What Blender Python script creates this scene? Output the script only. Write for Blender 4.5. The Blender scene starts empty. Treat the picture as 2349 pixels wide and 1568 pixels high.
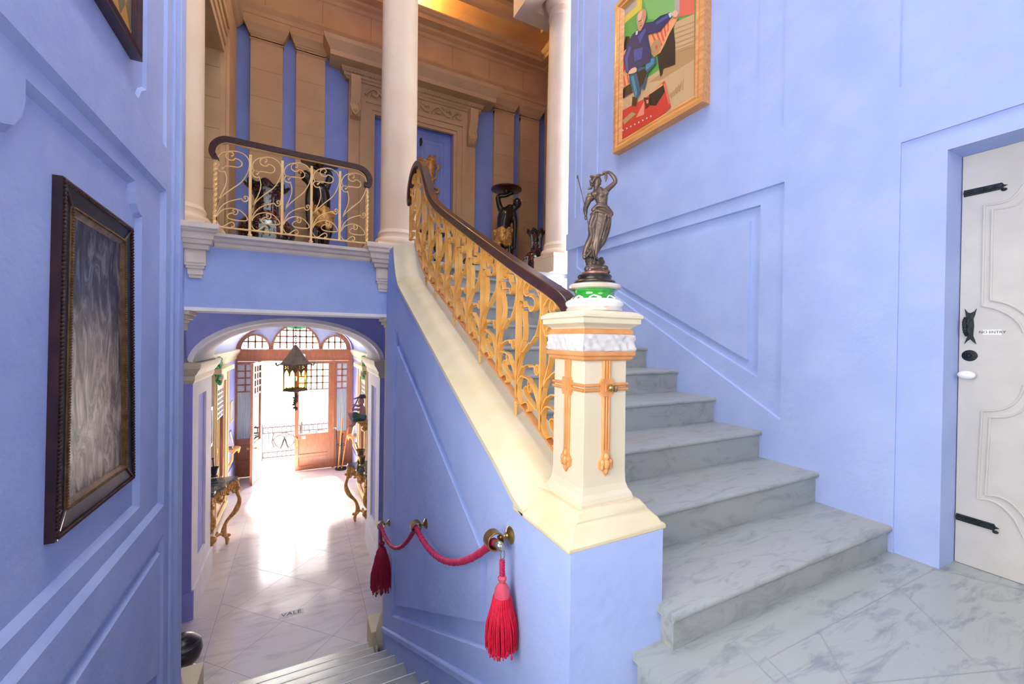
import bpy, bmesh, math, random
from mathutils import Vector, Matrix, noise
from mathutils.geometry import tessellate_polygon
random.seed(7)
C = bpy.context.scene
PI = math.pi

# ------------------------------------------------------------------ camera
CAMH = 1.15
FPX = 945.0
_M = ((0.8908, -0.4544, 0.0138), (0.0092, -0.0123, -0.99988), (0.4545, 0.8907, -0.0068))
_r0 = Vector(_M[0]).normalized(); _f0 = Vector(_M[2]); _f0 = (_f0 - _r0 * _f0.dot(_r0)).normalized(); _d0 = _f0.cross(_r0)
cam_data = bpy.data.cameras.new('camera'); cam = bpy.data.objects.new('camera', cam_data); C.collection.objects.link(cam)
cam_data.sensor_width = 36.0; cam_data.sensor_fit = 'HORIZONTAL'; cam_data.lens = FPX / 2349 * 36
cam_data.clip_start = 0.02; cam_data.clip_end = 200
_mw = Matrix.Identity(4)
for i in range(3):
    _mw[i][0] = _r0[i]; _mw[i][1] = -_d0[i]; _mw[i][2] = -_f0[i]
_mw.translation = (0, 0, CAMH); cam.matrix_world = _mw
C.camera = cam
HCX = -.13

def ray(px, py):
    return _r0 * ((px - 1174.5) / FPX) + _d0 * ((py - 784) / FPX) + _f0
def at(ax, val, px, py):            # photo pixel -> point on the plane <ax> = val
    d = ray(px, py); o = Vector((0, 0, CAMH)); i = 'xyz'.index(ax)
    return o + d * ((val - o[i]) / d[i])

def proj(P):
    q = Vector(P) - Vector((0, 0, CAMH)); z = q.dot(_f0); return (1174.5 + FPX * q.dot(_r0) / z, 784 + FPX * q.dot(_d0) / z)

# ------------------------------------------------------------------ light
C.view_settings.view_transform = 'Standard'; C.view_settings.look = 'None'
C.view_settings.gamma = 1.0; C.view_settings.use_curve_mapping = False
C.view_settings.exposure = EXPO = 1.08
world = bpy.data.worlds.new('sky'); C.world = world; world.use_nodes = True
wb = world.node_tree.nodes['Background']; wb.inputs[0].default_value = (1.0, 0.945, 0.86, 1); wb.inputs[1].default_value = 6.2
C.cycles.max_bounces = 9; C.cycles.diffuse_bounces = 5; C.cycles.glossy_bounces = 4; C.cycles.transmission_bounces = 6
C.cycles.use_denoising = True; C.cycles.sample_clamp_indirect = 6.0
V0 = lambda *a: Vector(a)
def area(name, loc, size, target, energy, color=(1, 1, 1), portal=False):
    l = bpy.data.lights.new(name, 'AREA'); l.shape = 'RECTANGLE'; l.size, l.size_y = size; l.energy = energy; l.color = color
    o = bpy.data.objects.new(name, l); C.collection.objects.link(o); o.location = loc
    o.rotation_euler = (Vector(target) - Vector(loc)).to_track_quat('-Z', 'Y').to_euler()
    if portal: l.cycles.is_portal = True
    return o
sun = bpy.data.lights.new('sun', 'SUN'); sun.energy = 75; sun.angle = math.radians(11); sun.color = (1.0, .95, .87)
so = bpy.data.objects.new('sun', sun); C.collection.objects.link(so); so.rotation_euler = V0(.05, -.67, -.743).to_track_quat('-Z', 'Y').to_euler()
area('assumed_skylight_portal', (.4, 1.7, 8.2), (2.0, 3.8), (.4, 1.6, 0), 1, portal=True)  # sky light through the assumed, unseen skylight
area('added_window_portal', (-1.35, .2, 1.6), (2.0, 2.0), (2.0, .2, 1.6), 1, portal=True)  # sky light through the added, unseen left window
area('street_door_portal', (HCX, 13.2, -.75), (3.0, 4.7), (HCX, 8.0, -.75), 1, portal=True)

# ------------------------------------------------------------------ node materials
MATS = {}
def col(h):
    h = h.lstrip('#'); c = [int(h[i:i + 2], 16) / 255 for i in (0, 2, 4)]
    return tuple((x / 12.92 if x <= 0.04045 else ((x + 0.055) / 1.055) ** 2.4) for x in c) + (1,)
def mat(name, c1, c2=None, rough=0.6, metal=0.0, scale=4.0, bump=0.0, bscale=30.0, ramp=(0.35, 0.65), stretch=(1, 1, 1), emit=0, spec=0.5, coat=0.0, detail=6, dist=0.0):
    m = bpy.data.materials.new(name); m.use_nodes = True; nt = m.node_tree; n = nt.nodes; L = nt.links
    b = n['Principled BSDF']; b.inputs['Roughness'].default_value = rough; b.inputs['Metallic'].default_value = metal
    b.inputs['Specular IOR Level'].default_value = spec; b.inputs['Coat Weight'].default_value = coat
    c1 = col(c1) if isinstance(c1, str) else c1
    tc = n.new('ShaderNodeTexCoord'); mp = n.new('ShaderNodeMapping'); L.new(tc.outputs['Object'], mp.inputs[0]); mp.inputs['Scale'].default_value = stretch
    if c2:
        c2 = col(c2) if isinstance(c2, str) else c2
        no = n.new('ShaderNodeTexNoise'); no.inputs['Scale'].default_value = scale; no.inputs['Detail'].default_value = detail; no.inputs['Distortion'].default_value = dist
        L.new(mp.outputs[0], no.inputs['Vector'])
        cr = n.new('ShaderNodeValToRGB'); cr.color_ramp.elements[0].position, cr.color_ramp.elements[1].position = ramp
        cr.color_ramp.elements[0].color = c1; cr.color_ramp.elements[1].color = c2
        L.new(no.outputs['Fac'], cr.inputs[0]); L.new(cr.outputs[0], b.inputs['Base Color'])
    else:
        b.inputs['Base Color'].default_value = c1
    if bump:
        nb = n.new('ShaderNodeTexNoise'); nb.inputs['Scale'].default_value = bscale; nb.inputs['Detail'].default_value = 5
        L.new(mp.outputs[0], nb.inputs['Vector'])
        bp = n.new('ShaderNodeBump'); bp.inputs['Strength'].default_value = bump; bp.inputs['Distance'].default_value = 0.01
        L.new(nb.outputs['Fac'], bp.inputs['Height']); L.new(bp.outputs[0], b.inputs['Normal'])
    if emit:
        b.inputs['Emission Color'].default_value = c1; b.inputs['Emission Strength'].default_value = emit
    MATS[name] = m
    return m
def marble(name, base, vein, rough, vscale=2.2, stain=None, rot=0.6):
    m = bpy.data.materials.new(name); m.use_nodes = True; nt = m.node_tree; n = nt.nodes; L = nt.links
    b = n['Principled BSDF']; b.inputs['Roughness'].default_value = rough
    tc = n.new('ShaderNodeTexCoord'); mp = n.new('ShaderNodeMapping'); L.new(tc.outputs['Object'], mp.inputs[0]); mp.inputs['Rotation'].default_value = (0.3, 0.2, rot); mp.inputs['Scale'].default_value = (1, 4.5, 2.2)
    no = n.new('ShaderNodeTexNoise'); no.inputs['Scale'].default_value = vscale; no.inputs['Detail'].default_value = 9; no.inputs['Roughness'].default_value = 0.65; no.inputs['Distortion'].default_value = 0.9
    L.new(mp.outputs[0], no.inputs['Vector'])
    cr = n.new('ShaderNodeValToRGB'); e = cr.color_ramp.elements; e[0].position = 0.33; e[0].color = col(vein); e[1].position = 0.50; e[1].color = col(base)
    x = cr.color_ramp.elements.new(0.72); x.color = col(base); y = cr.color_ramp.elements.new(0.9); y.color = col(vein)
    L.new(no.outputs['Fac'], cr.inputs[0]); out = cr.outputs[0]
    if stain:
        n2 = n.new('ShaderNodeTexNoise'); n2.inputs['Scale'].default_value = 1.7; n2.inputs['Detail'].default_value = 4; L.new(tc.outputs['Object'], n2.inputs['Vector'])
        r2 = n.new('ShaderNodeValToRGB'); r2.color_ramp.elements[0].position = 0.62; r2.color_ramp.elements[1].position = 0.78
        r2.color_ramp.elements[0].color = (0, 0, 0, 1); r2.color_ramp.elements[1].color = (0.45, 0.45, 0.45, 1); L.new(n2.outputs['Fac'], r2.inputs[0])
        mx = n.new('ShaderNodeMix'); mx.data_type = 'RGBA'; L.new(r2.outputs[0], mx.inputs[0]); L.new(out, mx.inputs[6]); mx.inputs[7].default_value = col(stain); out = mx.outputs[2]
    L.new(out, b.inputs['Base Color']); MATS[name] = m
    return m
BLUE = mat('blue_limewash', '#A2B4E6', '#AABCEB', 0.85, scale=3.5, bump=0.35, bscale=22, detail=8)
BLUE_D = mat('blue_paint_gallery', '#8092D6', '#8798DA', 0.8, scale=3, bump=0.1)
BLUE_HALL = mat('blue_paint_hall', '#9A9FDC', '#A0A6E0', 0.8, scale=4, bump=0.15)
PALEBLUE = mat('pale_blue_vault', '#BFCDEC', '#CBD7F0', 0.8, scale=3)
CORBST = mat('painted_stone_cornice', '#E4D2BC', '#EADCCB', 0.7, scale=7, bump=0.25, bscale=24)
FRIEZE = mat('white_frieze_paint', '#C9C7C6', '#D4D2D1', 0.6, scale=9)
BACKWALL = mat('grey_wall_paint', '#6C6A6C', rough=.9)
CREAM = mat('cream_paint', '#D5C7A0', '#DCD0B2', 0.6, scale=5, bump=0.2, bscale=14)
CREAMLT = mat('cream_paint_smooth', '#D6CAAE', '#DCD1B8', 0.55, scale=4, bump=0.08, bscale=20)
OFFWHITE = mat('white_plaster', '#F1EEEC', '#F7F5F2', 0.75, scale=6, bump=0.1)
STONE = mat('limestone', '#BE9C76', '#C9A882', 0.85, scale=2.2, bump=0.18, bscale=45)
STONE_L = mat('pale_limestone', '#D8BFA4', '#DFC9B0', 0.8, scale=2.5, bump=0.15, bscale=30)
JOINT = mat('stone_joint', '#957753', rough=0.9)
YELLOW = mat('ochre_cream_paint', '#E3C98F', '#E9D3A0', 0.6, scale=4)
MARB = marble('stair_marble', '#A0A4A2', '#888C8C', 0.28, 4.5, '#A08C76')
MARB_F = marble('floor_marble', '#A3A8A6', '#868D94', 0.2, 3.6, '#AC9A86')
MARB_H = marble('hall_floor_marble', '#DCD4CE', '#C8C0BE', 0.14, 1.6)
NOSING = mat('pale_marble_edge', '#E6E2DE', rough=.3)  # paler strip along the tread edges of the lower flight
MJOINT = mat('marble_joint', '#97999F', rough=0.6)
WHITEDOOR = mat('white_door_paint', '#C0BDB8', '#C8C5C0', 0.5, scale=6, bump=0.12, bscale=18)
IRON = mat('black_iron', '#1C2227', '#2C343A', 0.45, 0.6, scale=14, bump=0.3, bscale=60)
BLACKIRON = mat('dark_gate_iron', '#2E2B2E', rough=0.5, metal=0.3)
MAHOG = mat('mahogany_rail', '#2E1612', '#48231B', 0.32, scale=6, stretch=(6, 1, 6), coat=0.2)
MAHOG_B = mat('dark_stained_wood', '#2A1412', '#45211B', 0.35, scale=8, stretch=(1, 8, 1), coat=0.3)
OAKDOOR = mat('brown_door_wood', '#8A5238', '#9C6346', 0.4, scale=6, stretch=(8, 8, 1), coat=0.2)
PINE = mat('pine_frame_wood', '#D08A45', '#E3A461', 0.35, scale=5, stretch=(8, 1, 8), coat=0.3)
GOLDP = mat('gold_paint', '#E8A448', '#F6BE68', 0.42, 0.05, scale=9, bump=0.1, bscale=40)
GOLDL = mat('pale_gold_paint', '#E8B970', '#F2CB8C', 0.45, 0.05, scale=9)
GILT = mat('old_gilding', '#A8743A', '#DDAA62', 0.42, 0.3, scale=22, bump=0.5, bscale=60)
COPPERP = mat('copper_gold_paint', '#D28D50', '#E0A266', 0.45, 0.12, scale=10, bump=0.2, bscale=60)
BRONZE = mat('bronze_patina', '#453A36', '#67564B', 0.4, 0.5, scale=14, bump=0.25, bscale=50)
BRONZE_R = mat('reddish_bronze', '#8A5A4E', '#9E6C5C', 0.4, 0.4, scale=14)
LANTERN = mat('haze_lightened_iron', '#5A4A3A', '#75614C', 0.5, 0.3, scale=12)  # lantern iron lightened to brown: the hall's glare haze put into its colour
OLDGILT = mat('dull_gilt_slip', '#5C4226', '#80603A', 0.4, 0.3, scale=20)
BRONZE_D = mat('dark_bronze', '#2F2C2C', '#4A4340', 0.3, 0.6, scale=12)
GREENCER = mat('green_glaze', '#1E8A1E', '#2C9E26', 0.08, scale=4, coat=1.0)
WHITECER = mat('white_glaze', '#F0F2F2', rough=0.12, coat=0.6)
GOLDCER = mat('worn_gilt_glaze', '#D9C6AE', '#E9E2DA', 0.15, 0.3, scale=9, coat=0.4)
CRIMSON = mat('crimson_velvet', '#B01448', '#C8205A', 0.7, scale=20, bump=0.4, bscale=60)
REDFR = mat('red_silk_fringe', '#C3072F', '#DE1440', 0.5, scale=60)
PINKHEAD = mat('rose_velvet', '#CB4A62', '#D55C72', 0.85, scale=30)
REDDARK = mat('deep_red_fringe', '#8E0A2C', '#A3103A', 0.7, scale=40)
BRASS = mat('aged_brass', '#8F7444', '#B4985F', 0.3, 0.9, scale=12)
STEEL = mat('steel', '#B9B4AC', rough=0.25, metal=0.9)
SKIN_B = mat('ebonised_wood', '#181210', '#2A1F1A', 0.3, 0.0, scale=8, coat=0.3)
DARKRED = mat('dark_red_lacquer', '#3A0F10', rough=0.3, coat=0.4)
FLESH = mat('painted_flesh', '#9C7468', '#AC8478', 0.5, scale=8)
GREENCL = mat('green_drapery', '#33503F', '#476854', 0.6, scale=16)
DARKHAT = mat('dark_cap', '#3A3038', rough=0.6)
GREENLEAF = mat('green_plaster_leaf', '#3E9A5C', '#59B277', 0.6, scale=18, bump=0.3)
PINKFL = mat('pink_plaster_rose', '#DB8F8A', '#E8AFA2', 0.6, scale=18)
LEAF = mat('palm_leaf', '#24381F', '#3A5530', 0.5, scale=12)
BLACKST = mat('black_stone', '#121316', '#1E2024', 0.45, scale=10)
GREENMARB = marble('dark_green_marble', '#39474C', '#6F7C7E', 0.12, 5)
FROST = mat('frosted_glass', '#B9C6CC', '#C9D3D8', 0.5, scale=3)
CURTAIN = mat('pleated_net', '#AEBCC2', '#C7D0D3', 0.8, scale=5, stretch=(40, 40, 1))
MIRROR = mat('mirror_glass', '#DDE2E6', rough=0.06, metal=1.0)
PANEDARK = mat('dark_pane', '#5B4A48', rough=0.2)
PAPER = mat('white_card', '#F2F2F2', rough=0.6)
INK = mat('dark_ink', '#4A4C52', rough=0.7)
CABLE = mat('grey_cable', '#8C8A90', rough=0.6)
CANEW = mat('cane_wood', '#C98648', '#DB9A58', 0.4, scale=8)
PAVE = mat('street_paving', '#D9D4CC', '#E4E0DA', 0.9, scale=3)
HOUSE = mat('street_house', '#E8E2DA', '#F0ECE6', 0.9, scale=2)
GLOW = mat('lamp_bulb', (1.0, 0.72, 0.2, 1), rough=0.5, emit=14)
def glass(name, tint=(1, 1, 1, 1), rough=0.0):
    m = bpy.data.materials.new(name); m.use_nodes = True; nt = m.node_tree; n = nt.nodes; L = nt.links
    tr = n.new('ShaderNodeBsdfTransparent'); gl = n.new('ShaderNodeBsdfGlossy'); gl.inputs['Roughness'].default_value = 0.02; mx = n.new('ShaderNodeMixShader'); fr = n.new('ShaderNodeFresnel'); fr.inputs[0].default_value = 1.25
    tr.inputs[0].default_value = tint; L.new(fr.outputs[0], mx.inputs[0]); L.new(tr.outputs[0], mx.inputs[1]); L.new(gl.outputs[0], mx.inputs[2]); L.new(mx.outputs[0], n['Material Output'].inputs[0]); MATS[name] = m
    return m
GLASS = glass('clear_glass', (0.97, 0.98, 0.98, 1)); AMBER = glass('amber_glass', (1.0, 0.78, 0.3, 1))
def vase_mat(name, pale=False):                 # dark blue and iron-red porcelain with pale cartouches
    m = bpy.data.materials.new(name); m.use_nodes = True; nt = m.node_tree; n = nt.nodes; L = nt.links; b = n['Principled BSDF']; b.inputs['Roughness'].default_value = 0.12
    tc = n.new('ShaderNodeTexCoord')
    def nz(sc, lo, hi):
        a = n.new('ShaderNodeTexNoise'); a.inputs['Scale'].default_value = sc; a.inputs['Detail'].default_value = 3; L.new(tc.outputs['Object'], a.inputs['Vector'])
        r = n.new('ShaderNodeValToRGB'); r.color_ramp.elements[0].position = lo; r.color_ramp.elements[1].position = hi; L.new(a.outputs['Fac'], r.inputs[0]); return r.outputs[0]
    def mix(f, a, c):
        x = n.new('ShaderNodeMix'); x.data_type = 'RGBA'; L.new(f, x.inputs[0])
        if isinstance(a, tuple): x.inputs[6].default_value = a
        else: L.new(a, x.inputs[6])
        x.inputs[7].default_value = c; return x.outputs[2]
    if not pale: c = mix(nz(16, .5, .55), col('#1E1C28'), col('#5A2322')); c = mix(nz(45, .58, .61), c, col('#7C6A5C')); c = mix(nz(28, .66, .69), c, col('#A8452E'))
    else: c = mix(nz(22, .54, .57), col('#97A29E'), col('#3E4650')); c = mix(nz(30, .64, .67), c, col('#9A4030'))
    L.new(c, b.inputs['Base Color']); return m
IMARI = vase_mat('imari_porcelain'); IMARI_L = vase_mat('imari_cartouche', True)
def paint_mat(name):                # thick, dark swirling oil paint, lighter and browner at the lower middle
    m = bpy.data.materials.new(name); m.use_nodes = True; nt = m.node_tree; n = nt.nodes; L = nt.links; b = n['Principled BSDF']; b.inputs['Roughness'].default_value = 0.38
    tc = n.new('ShaderNodeTexCoord'); mp = n.new('ShaderNodeMapping'); mp.inputs['Scale'].default_value = (1, 2.2, .8); L.new(tc.outputs['Object'], mp.inputs[0])
    no = n.new('ShaderNodeTexNoise'); no.inputs['Scale'].default_value = 4.2; no.inputs['Detail'].default_value = 10; no.inputs['Roughness'].default_value = .68; no.inputs['Distortion'].default_value = 2.2; L.new(mp.outputs[0], no.inputs['Vector'])
    def ramp(cs):
        r = n.new('ShaderNodeValToRGB'); e = r.color_ramp.elements; e[0].position = cs[0][0]; e[0].color = col(cs[0][1]); e[1].position = cs[-1][0]; e[1].color = col(cs[-1][1])
        for p_, c_ in cs[1:-1]: e.new(p_).color = col(c_)
        L.new(no.outputs['Fac'], r.inputs[0]); return r.outputs[0]
    dark = ramp([(.3, '#15171F'), (.45, '#2A2D3A'), (.53, '#4C4E5A'), (.62, '#7F7B7C')]); pale = ramp([(.32, '#26211F'), (.43, '#574B46'), (.52, '#948679'), (.62, '#C6B6A6')])
    sp = n.new('ShaderNodeSeparateXYZ'); L.new(tc.outputs['Object'], sp.inputs[0])
    mr = n.new('ShaderNodeMapRange'); L.new(sp.outputs['Z'], mr.inputs[0]); mr.inputs[1].default_value = 1.25; mr.inputs[2].default_value = 0.7; mr.interpolation_type = 'SMOOTHSTEP'
    mx = n.new('ShaderNodeMix'); mx.data_type = 'RGBA'; L.new(mr.outputs[0], mx.inputs[0]); L.new(dark, mx.inputs[6]); L.new(pale, mx.inputs[7]); L.new(mx.outputs[2], b.inputs['Base Color'])
    bp = n.new('ShaderNodeBump'); bp.inputs['Strength'].default_value = .6; bp.inputs['Distance'].default_value = .02; L.new(no.outputs['Fac'], bp.inputs['Height']); L.new(bp.outputs[0], b.inputs['Normal'])
    return m
OILDARK = paint_mat('dark_oil_paint')

# ------------------------------------------------------------------ mesh builder
ORIG = {}                            # world origin of every object made here
def V(*a): return Vector(a)
class MB:
    def __init__(s): s.v = []; s.f = []; s.m = []; s.mi = 0; s.mats = []
    def use(s, m):
        if m not in s.mats: s.mats.append(m)
        s.mi = s.mats.index(m); return s
    def add(s, vs, fs):
        k = len(s.v); s.v += [Vector(x) for x in vs]; s.f += [tuple(i + k for i in f) for f in fs]; s.m += [s.mi] * len(fs)
    def box(s, x0, x1, y0, y1, z0, z1):
        s.add([(x, y, z) for z in (z0, z1) for y in (y0, y1) for x in (x0, x1)], [(0, 2, 3, 1), (4, 5, 7, 6), (0, 1, 5, 4), (2, 6, 7, 3), (0, 4, 6, 2), (1, 3, 7, 5)])
    def frustum(s, c0, h0, c1, h1):    # rectangles centre/half-size at two heights: c=(x,y,z) h=(hx,hy)
        vs = [(c[0] + sx * h[0], c[1] + sy * h[1], c[2]) for c, h in ((c0, h0), (c1, h1)) for sx, sy in ((-1, -1), (1, -1), (1, 1), (-1, 1))]
        s.add(vs, [(3, 2, 1, 0), (4, 5, 6, 7)] + [(i, (i + 1) % 4, 4 + (i + 1) % 4, 4 + i) for i in range(4)])
    def prism(s, poly, fn, a, b):      # polygon (u,v) swept from depth a to b through fn(u,v,d)
        n = len(poly); vs = [fn(u, v, a) for u, v in poly] + [fn(u, v, b) for u, v in poly]
        tr = tessellate_polygon([[Vector((u, v, 0)) for u, v in poly]])
        s.add(vs, [tuple(t) for t in tr] + [tuple(i + n for i in reversed(t)) for t in tr] + [(i, (i + 1) % n, (i + 1) % n + n, i + n) for i in range(n)])
    def ring(s, po, pi, fn, a, b):     # frame between two polygons with equal vertex counts
        n = len(po); vs = [fn(*q, a) for q in po] + [fn(*q, a) for q in pi] + [fn(*q, b) for q in po] + [fn(*q, b) for q in pi]
        fs = []
        for i in range(n):
            j = (i + 1) % n
            fs += [(i, j, n + j, n + i), (2 * n + i, 3 * n + i, 3 * n + j, 2 * n + j), (i, 2 * n + i, 2 * n + j, j), (n + i, n + j, 3 * n + j, 3 * n + i)]
        s.add(vs, fs)
    def lathe(s, prof, c=(0, 0, 0), seg=28, a0=0, a1=2 * PI, fn=None):
        full = abs(a1 - a0 - 2 * PI) < 1e-6; n = seg if full else seg + 1; vs = []
        for r, z in prof:
            for i in range(n):
                a = a0 + (a1 - a0) * i / seg; rr = fn(r, z, a) if fn else r
                vs.append((c[0] + rr * math.cos(a), c[1] + rr * math.sin(a), c[2] + z))
        fs = []
        for j in range(len(prof) - 1):
            for i in range(seg):
                k = (i + 1) % n; fs.append((j * n + i, j * n + k, (j + 1) * n + k, (j + 1) * n + i))
        if full:
            fs.append(tuple(range(n))[::-1]); fs.append(tuple(range((len(prof) - 1) * n, len(prof) * n)))
        s.add(vs, fs)
    def tube(s, pts, r, seg=8, closed=False, flat=None, up=None):   # r number or list; flat=(w,t): rectangular bar, w along up
        pts = [Vector(p) for p in pts]; n = len(pts); rs = r if isinstance(r, (list, tuple)) else [r] * n
        vs = []; prev = None
        for i, p in enumerate(pts):
            if closed: t = pts[(i + 1) % n] - pts[i - 1]
            else: t = pts[min(i + 1, n - 1)] - pts[max(i - 1, 0)]
            t = t.normalized() if t.length > 1e-9 else Vector((0, 0, 1))
            if up is not None: u = Vector(up)
            elif prev is not None: u = prev
            else: u = Vector((0, 0, 1)) if abs(t.z) < .9 else Vector((1, 0, 0))
            u = (u - t * u.dot(t)); u = u.normalized() if u.length > 1e-6 else t.orthogonal().normalized()
            w = t.cross(u); prev = u
            if flat:
                a, b = flat[0] / 2 * rs[i], flat[1] / 2 * rs[i]
                vs += [p + u * a + w * b, p - u * a + w * b, p - u * a - w * b, p + u * a - w * b]
            else:
                vs += [p + (u * math.cos(2 * PI * k / seg) + w * math.sin(2 * PI * k / seg)) * rs[i] for k in range(seg)]
        g = 4 if flat else seg; fs = []
        for i in range(n if closed else n - 1):
            j = (i + 1) % n
            for k in range(g): fs.append((i * g + k, i * g + (k + 1) % g, j * g + (k + 1) % g, j * g + k))
        if not closed: fs += [tuple(range(g))[::-1], tuple(range((n - 1) * g, n * g))]
        s.add(vs, fs)
    def ball(s, c, r, seg=14, rot=None):
        r = (r, r, r) if isinstance(r, (int, float)) else r; rg = max(6, seg // 2 + 1); vs = []
        for j in range(rg + 1):
            th = PI * j / rg
            for i in range(seg):
                a = 2 * PI * i / seg; q = Vector((r[0] * math.sin(th) * math.cos(a), r[1] * math.sin(th) * math.sin(a), r[2] * math.cos(th)))
                if rot is not None: q = rot @ q
                vs.append(Vector(c) + q)
        s.add(vs, [(j * seg + i, (j + 1) * seg + i, (j + 1) * seg + (i + 1) % seg, j * seg + (i + 1) % seg) for j in range(rg) for i in range(seg)])
    def sweep(s, path, prof, closed=False, cap=True):   # plan path (x,y), profile (out,z), outward = right of travel, mitred
        n = len(path); P = [Vector(p) for p in path]; k = len(prof); vs = []
        for i in range(n):
            d1 = (P[i] - P[i - 1]).normalized() if (closed or i > 0) else None
            d2 = (P[(i + 1) % n] - P[i]).normalized() if (closed or i < n - 1) else None
            d1 = d1 or d2; d2 = d2 or d1
            n1 = Vector((d1.y, -d1.x)); n2 = Vector((d2.y, -d2.x)); b = (n1 + n2); b = b / max(1e-6, (1 + n1.dot(n2)))
            for o, z in prof: vs.append((P[i].x + b.x * o, P[i].y + b.y * o, z))
        fs = []
        for i in range(n if closed else n - 1):
            j = (i + 1) % n
            for q in range(k - 1): fs.append((i * k + q, j * k + q, j * k + q + 1, i * k + q + 1))
            fs.append((i * k + k - 1, j * k + k - 1, j * k, i * k))
        if not closed and cap:
            tr = tessellate_polygon([[Vector((o, z, 0)) for o, z in prof]])
            fs += [tuple(t) for t in tr] + [tuple((n - 1) * k + q for q in t) for t in tr]
        s.add(vs, fs)
    def relief(s, fn, outline, holes, d=0.0, thick=None):
        # flat face with recessed (+) or raised (-) fields; fn(u,v,d) maps into the room
        loops = [[Vector((u, v, 0)) for u, v in outline]] + [[Vector((u, v, 0)) for u, v in h[0]] for h in holes]
        tr = tessellate_polygon(loops); flat = [q for l in loops for q in l]
        s.add([fn(q.x, q.y, d) for q in flat], [tuple(t) for t in tr])
        for h in holes:
            poly, dd, ins = h[0], h[1], h[2] if len(h) > 2 else 0.0; sub = h[3] if len(h) > 3 else []
            if dd is None: continue       # a real opening
            inner = offset(poly, ins) if ins else poly; n = len(poly)
            s.add([fn(u, v, d) for u, v in poly] + [fn(u, v, d + dd) for u, v in inner], [(i, (i + 1) % n, (i + 1) % n + n, i + n) for i in range(n)])
            s.relief(fn, inner, sub, d + dd)
        if thick:
            n = len(outline); s.add([fn(u, v, d) for u, v in outline] + [fn(u, v, d + thick) for u, v in outline], [(i, (i + 1) % n, (i + 1) % n + n, i + n) for i in range(n)])
            if not any(h[1] is None for h in holes): s.add([fn(u, v, d + thick) for u, v in outline], [tuple(t) for t in tessellate_polygon([[Vector((u, v, 0)) for u, v in outline]])])
            else:
                hs = [h for h in holes if h[1] is None]; l2 = [loops[0]] + [[Vector((u, v, 0)) for u, v in h[0]] for h in hs]
                s.add([fn(q.x, q.y, d + thick) for l in l2 for q in l], [tuple(t) for t in tessellate_polygon(l2)])
                for h in hs:
                    n = len(h[0]); s.add([fn(u, v, d) for u, v in h[0]] + [fn(u, v, d + thick) for u, v in h[0]], [(i, (i + 1) % n, (i + 1) % n + n, i + n) for i in range(n)])
    def move(s, f, k0=0):
        for i in range(k0, len(s.v)): s.v[i] = Vector(f(s.v[i]))
    def build(s, name, m=None, parent=None, smooth=False, bevel=0, org=None, remesh=0, sharp=40, jitter=0):
        me = bpy.data.meshes.new(name)
        o0 = ORIG.get(parent.name, Vector()) if parent is not None else (Vector(org) if org is not None else Vector())
        base = Vector(org) if (org is not None and parent is not None) else o0
        me.from_pydata([v - base for v in s.v], [], s.f)
        for q in (s.mats if m is None else [m]): me.materials.append(q)
        if m is None: me.polygons.foreach_set('material_index', s.m)
        bm = bmesh.new(); bm.from_mesh(me)
        bmesh.ops.remove_doubles(bm, verts=bm.verts, dist=1e-5); bmesh.ops.recalc_face_normals(bm, faces=bm.faces)
        bm.to_mesh(me); bm.free(); me.update()
        o = bpy.data.objects.new(name, me); C.collection.objects.link(o)
        o.location = base - (o0 if parent is not None else Vector())
        if parent is not None: o.parent = parent
        ORIG[o.name] = base
        if bevel:
            b = o.modifiers.new('bevel', 'BEVEL'); b.width = bevel; b.segments = 2; b.limit_method = 'ANGLE'; b.angle_limit = math.radians(35)
        if remesh:
            r = o.modifiers.new('remesh', 'REMESH'); r.mode = 'VOXEL'; r.voxel_size = remesh
            k = o.modifiers.new('smooth', 'SMOOTH'); k.factor = .5; k.iterations = 3
            dg = bpy.context.evaluated_depsgraph_get(); dg.update(); nm = bpy.data.meshes.new_from_object(o.evaluated_get(dg))
            o.modifiers.clear(); o.data = nm; nm.name = name; bpy.data.meshes.remove(me); me = nm; smooth = True; sharp = 0
            if not me.materials: me.materials.append(m)
        if smooth:
            me.polygons.foreach_set('use_smooth', [True] * len(me.polygons))
            if sharp: 
                try: me.set_sharp_from_angle(angle=math.radians(sharp))
                except Exception: pass
        me.update()
        return o
def offset(poly, d):                 # inward offset of a simple polygon
    n = len(poly); A = sum(poly[i][0] * poly[(i + 1) % n][1] - poly[(i + 1) % n][0] * poly[i][1] for i in range(n)); sg = 1 if A > 0 else -1; out = []
    for i in range(n):
        p0, p1, p2 = Vector(poly[i - 1]), Vector(poly[i]), Vector(poly[(i + 1) % n]); a = (p1 - p0).normalized(); b = (p2 - p1).normalized()
        n1 = Vector((-a.y, a.x)) * sg; n2 = Vector((-b.y, b.x)) * sg; q = (n1 + n2) / max(.3, 1 + n1.dot(n2)); out.append((p1.x + q.x * d, p1.y + q.y * d))
    return out
def spline(pts, k=6, closed=False):  # Catmull-Rom
    P = [Vector(p) for p in pts]; n = len(P); out = []
    for i in range(n if closed else n - 1):
        p0, p1, p2, p3 = (P[i - 1] if (closed or i > 0) else P[0] * 2 - P[1]), P[i], P[(i + 1) % n], (P[(i + 2) % n] if (closed or i < n - 2) else P[-1] * 2 - P[-2])
        for j in range(k):
            t = j / k; out.append(.5 * ((2 * p1) + (p2 - p0) * t + (2 * p0 - 5 * p1 + 4 * p2 - p3) * t * t + (3 * p1 - p0 - 3 * p2 + p3) * t ** 3))
    if not closed: out.append(P[-1])
    return out
def thing(name, label, cat, loc=(0, 0, 0), group=None):
    o = bpy.data.objects.new(name, None); C.collection.objects.link(o); o.location = loc; o.empty_display_size = .1; ORIG[o.name] = Vector(loc)
    o['label'] = label; o['category'] = cat
    if group: o['group'] = group
    return o
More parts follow.
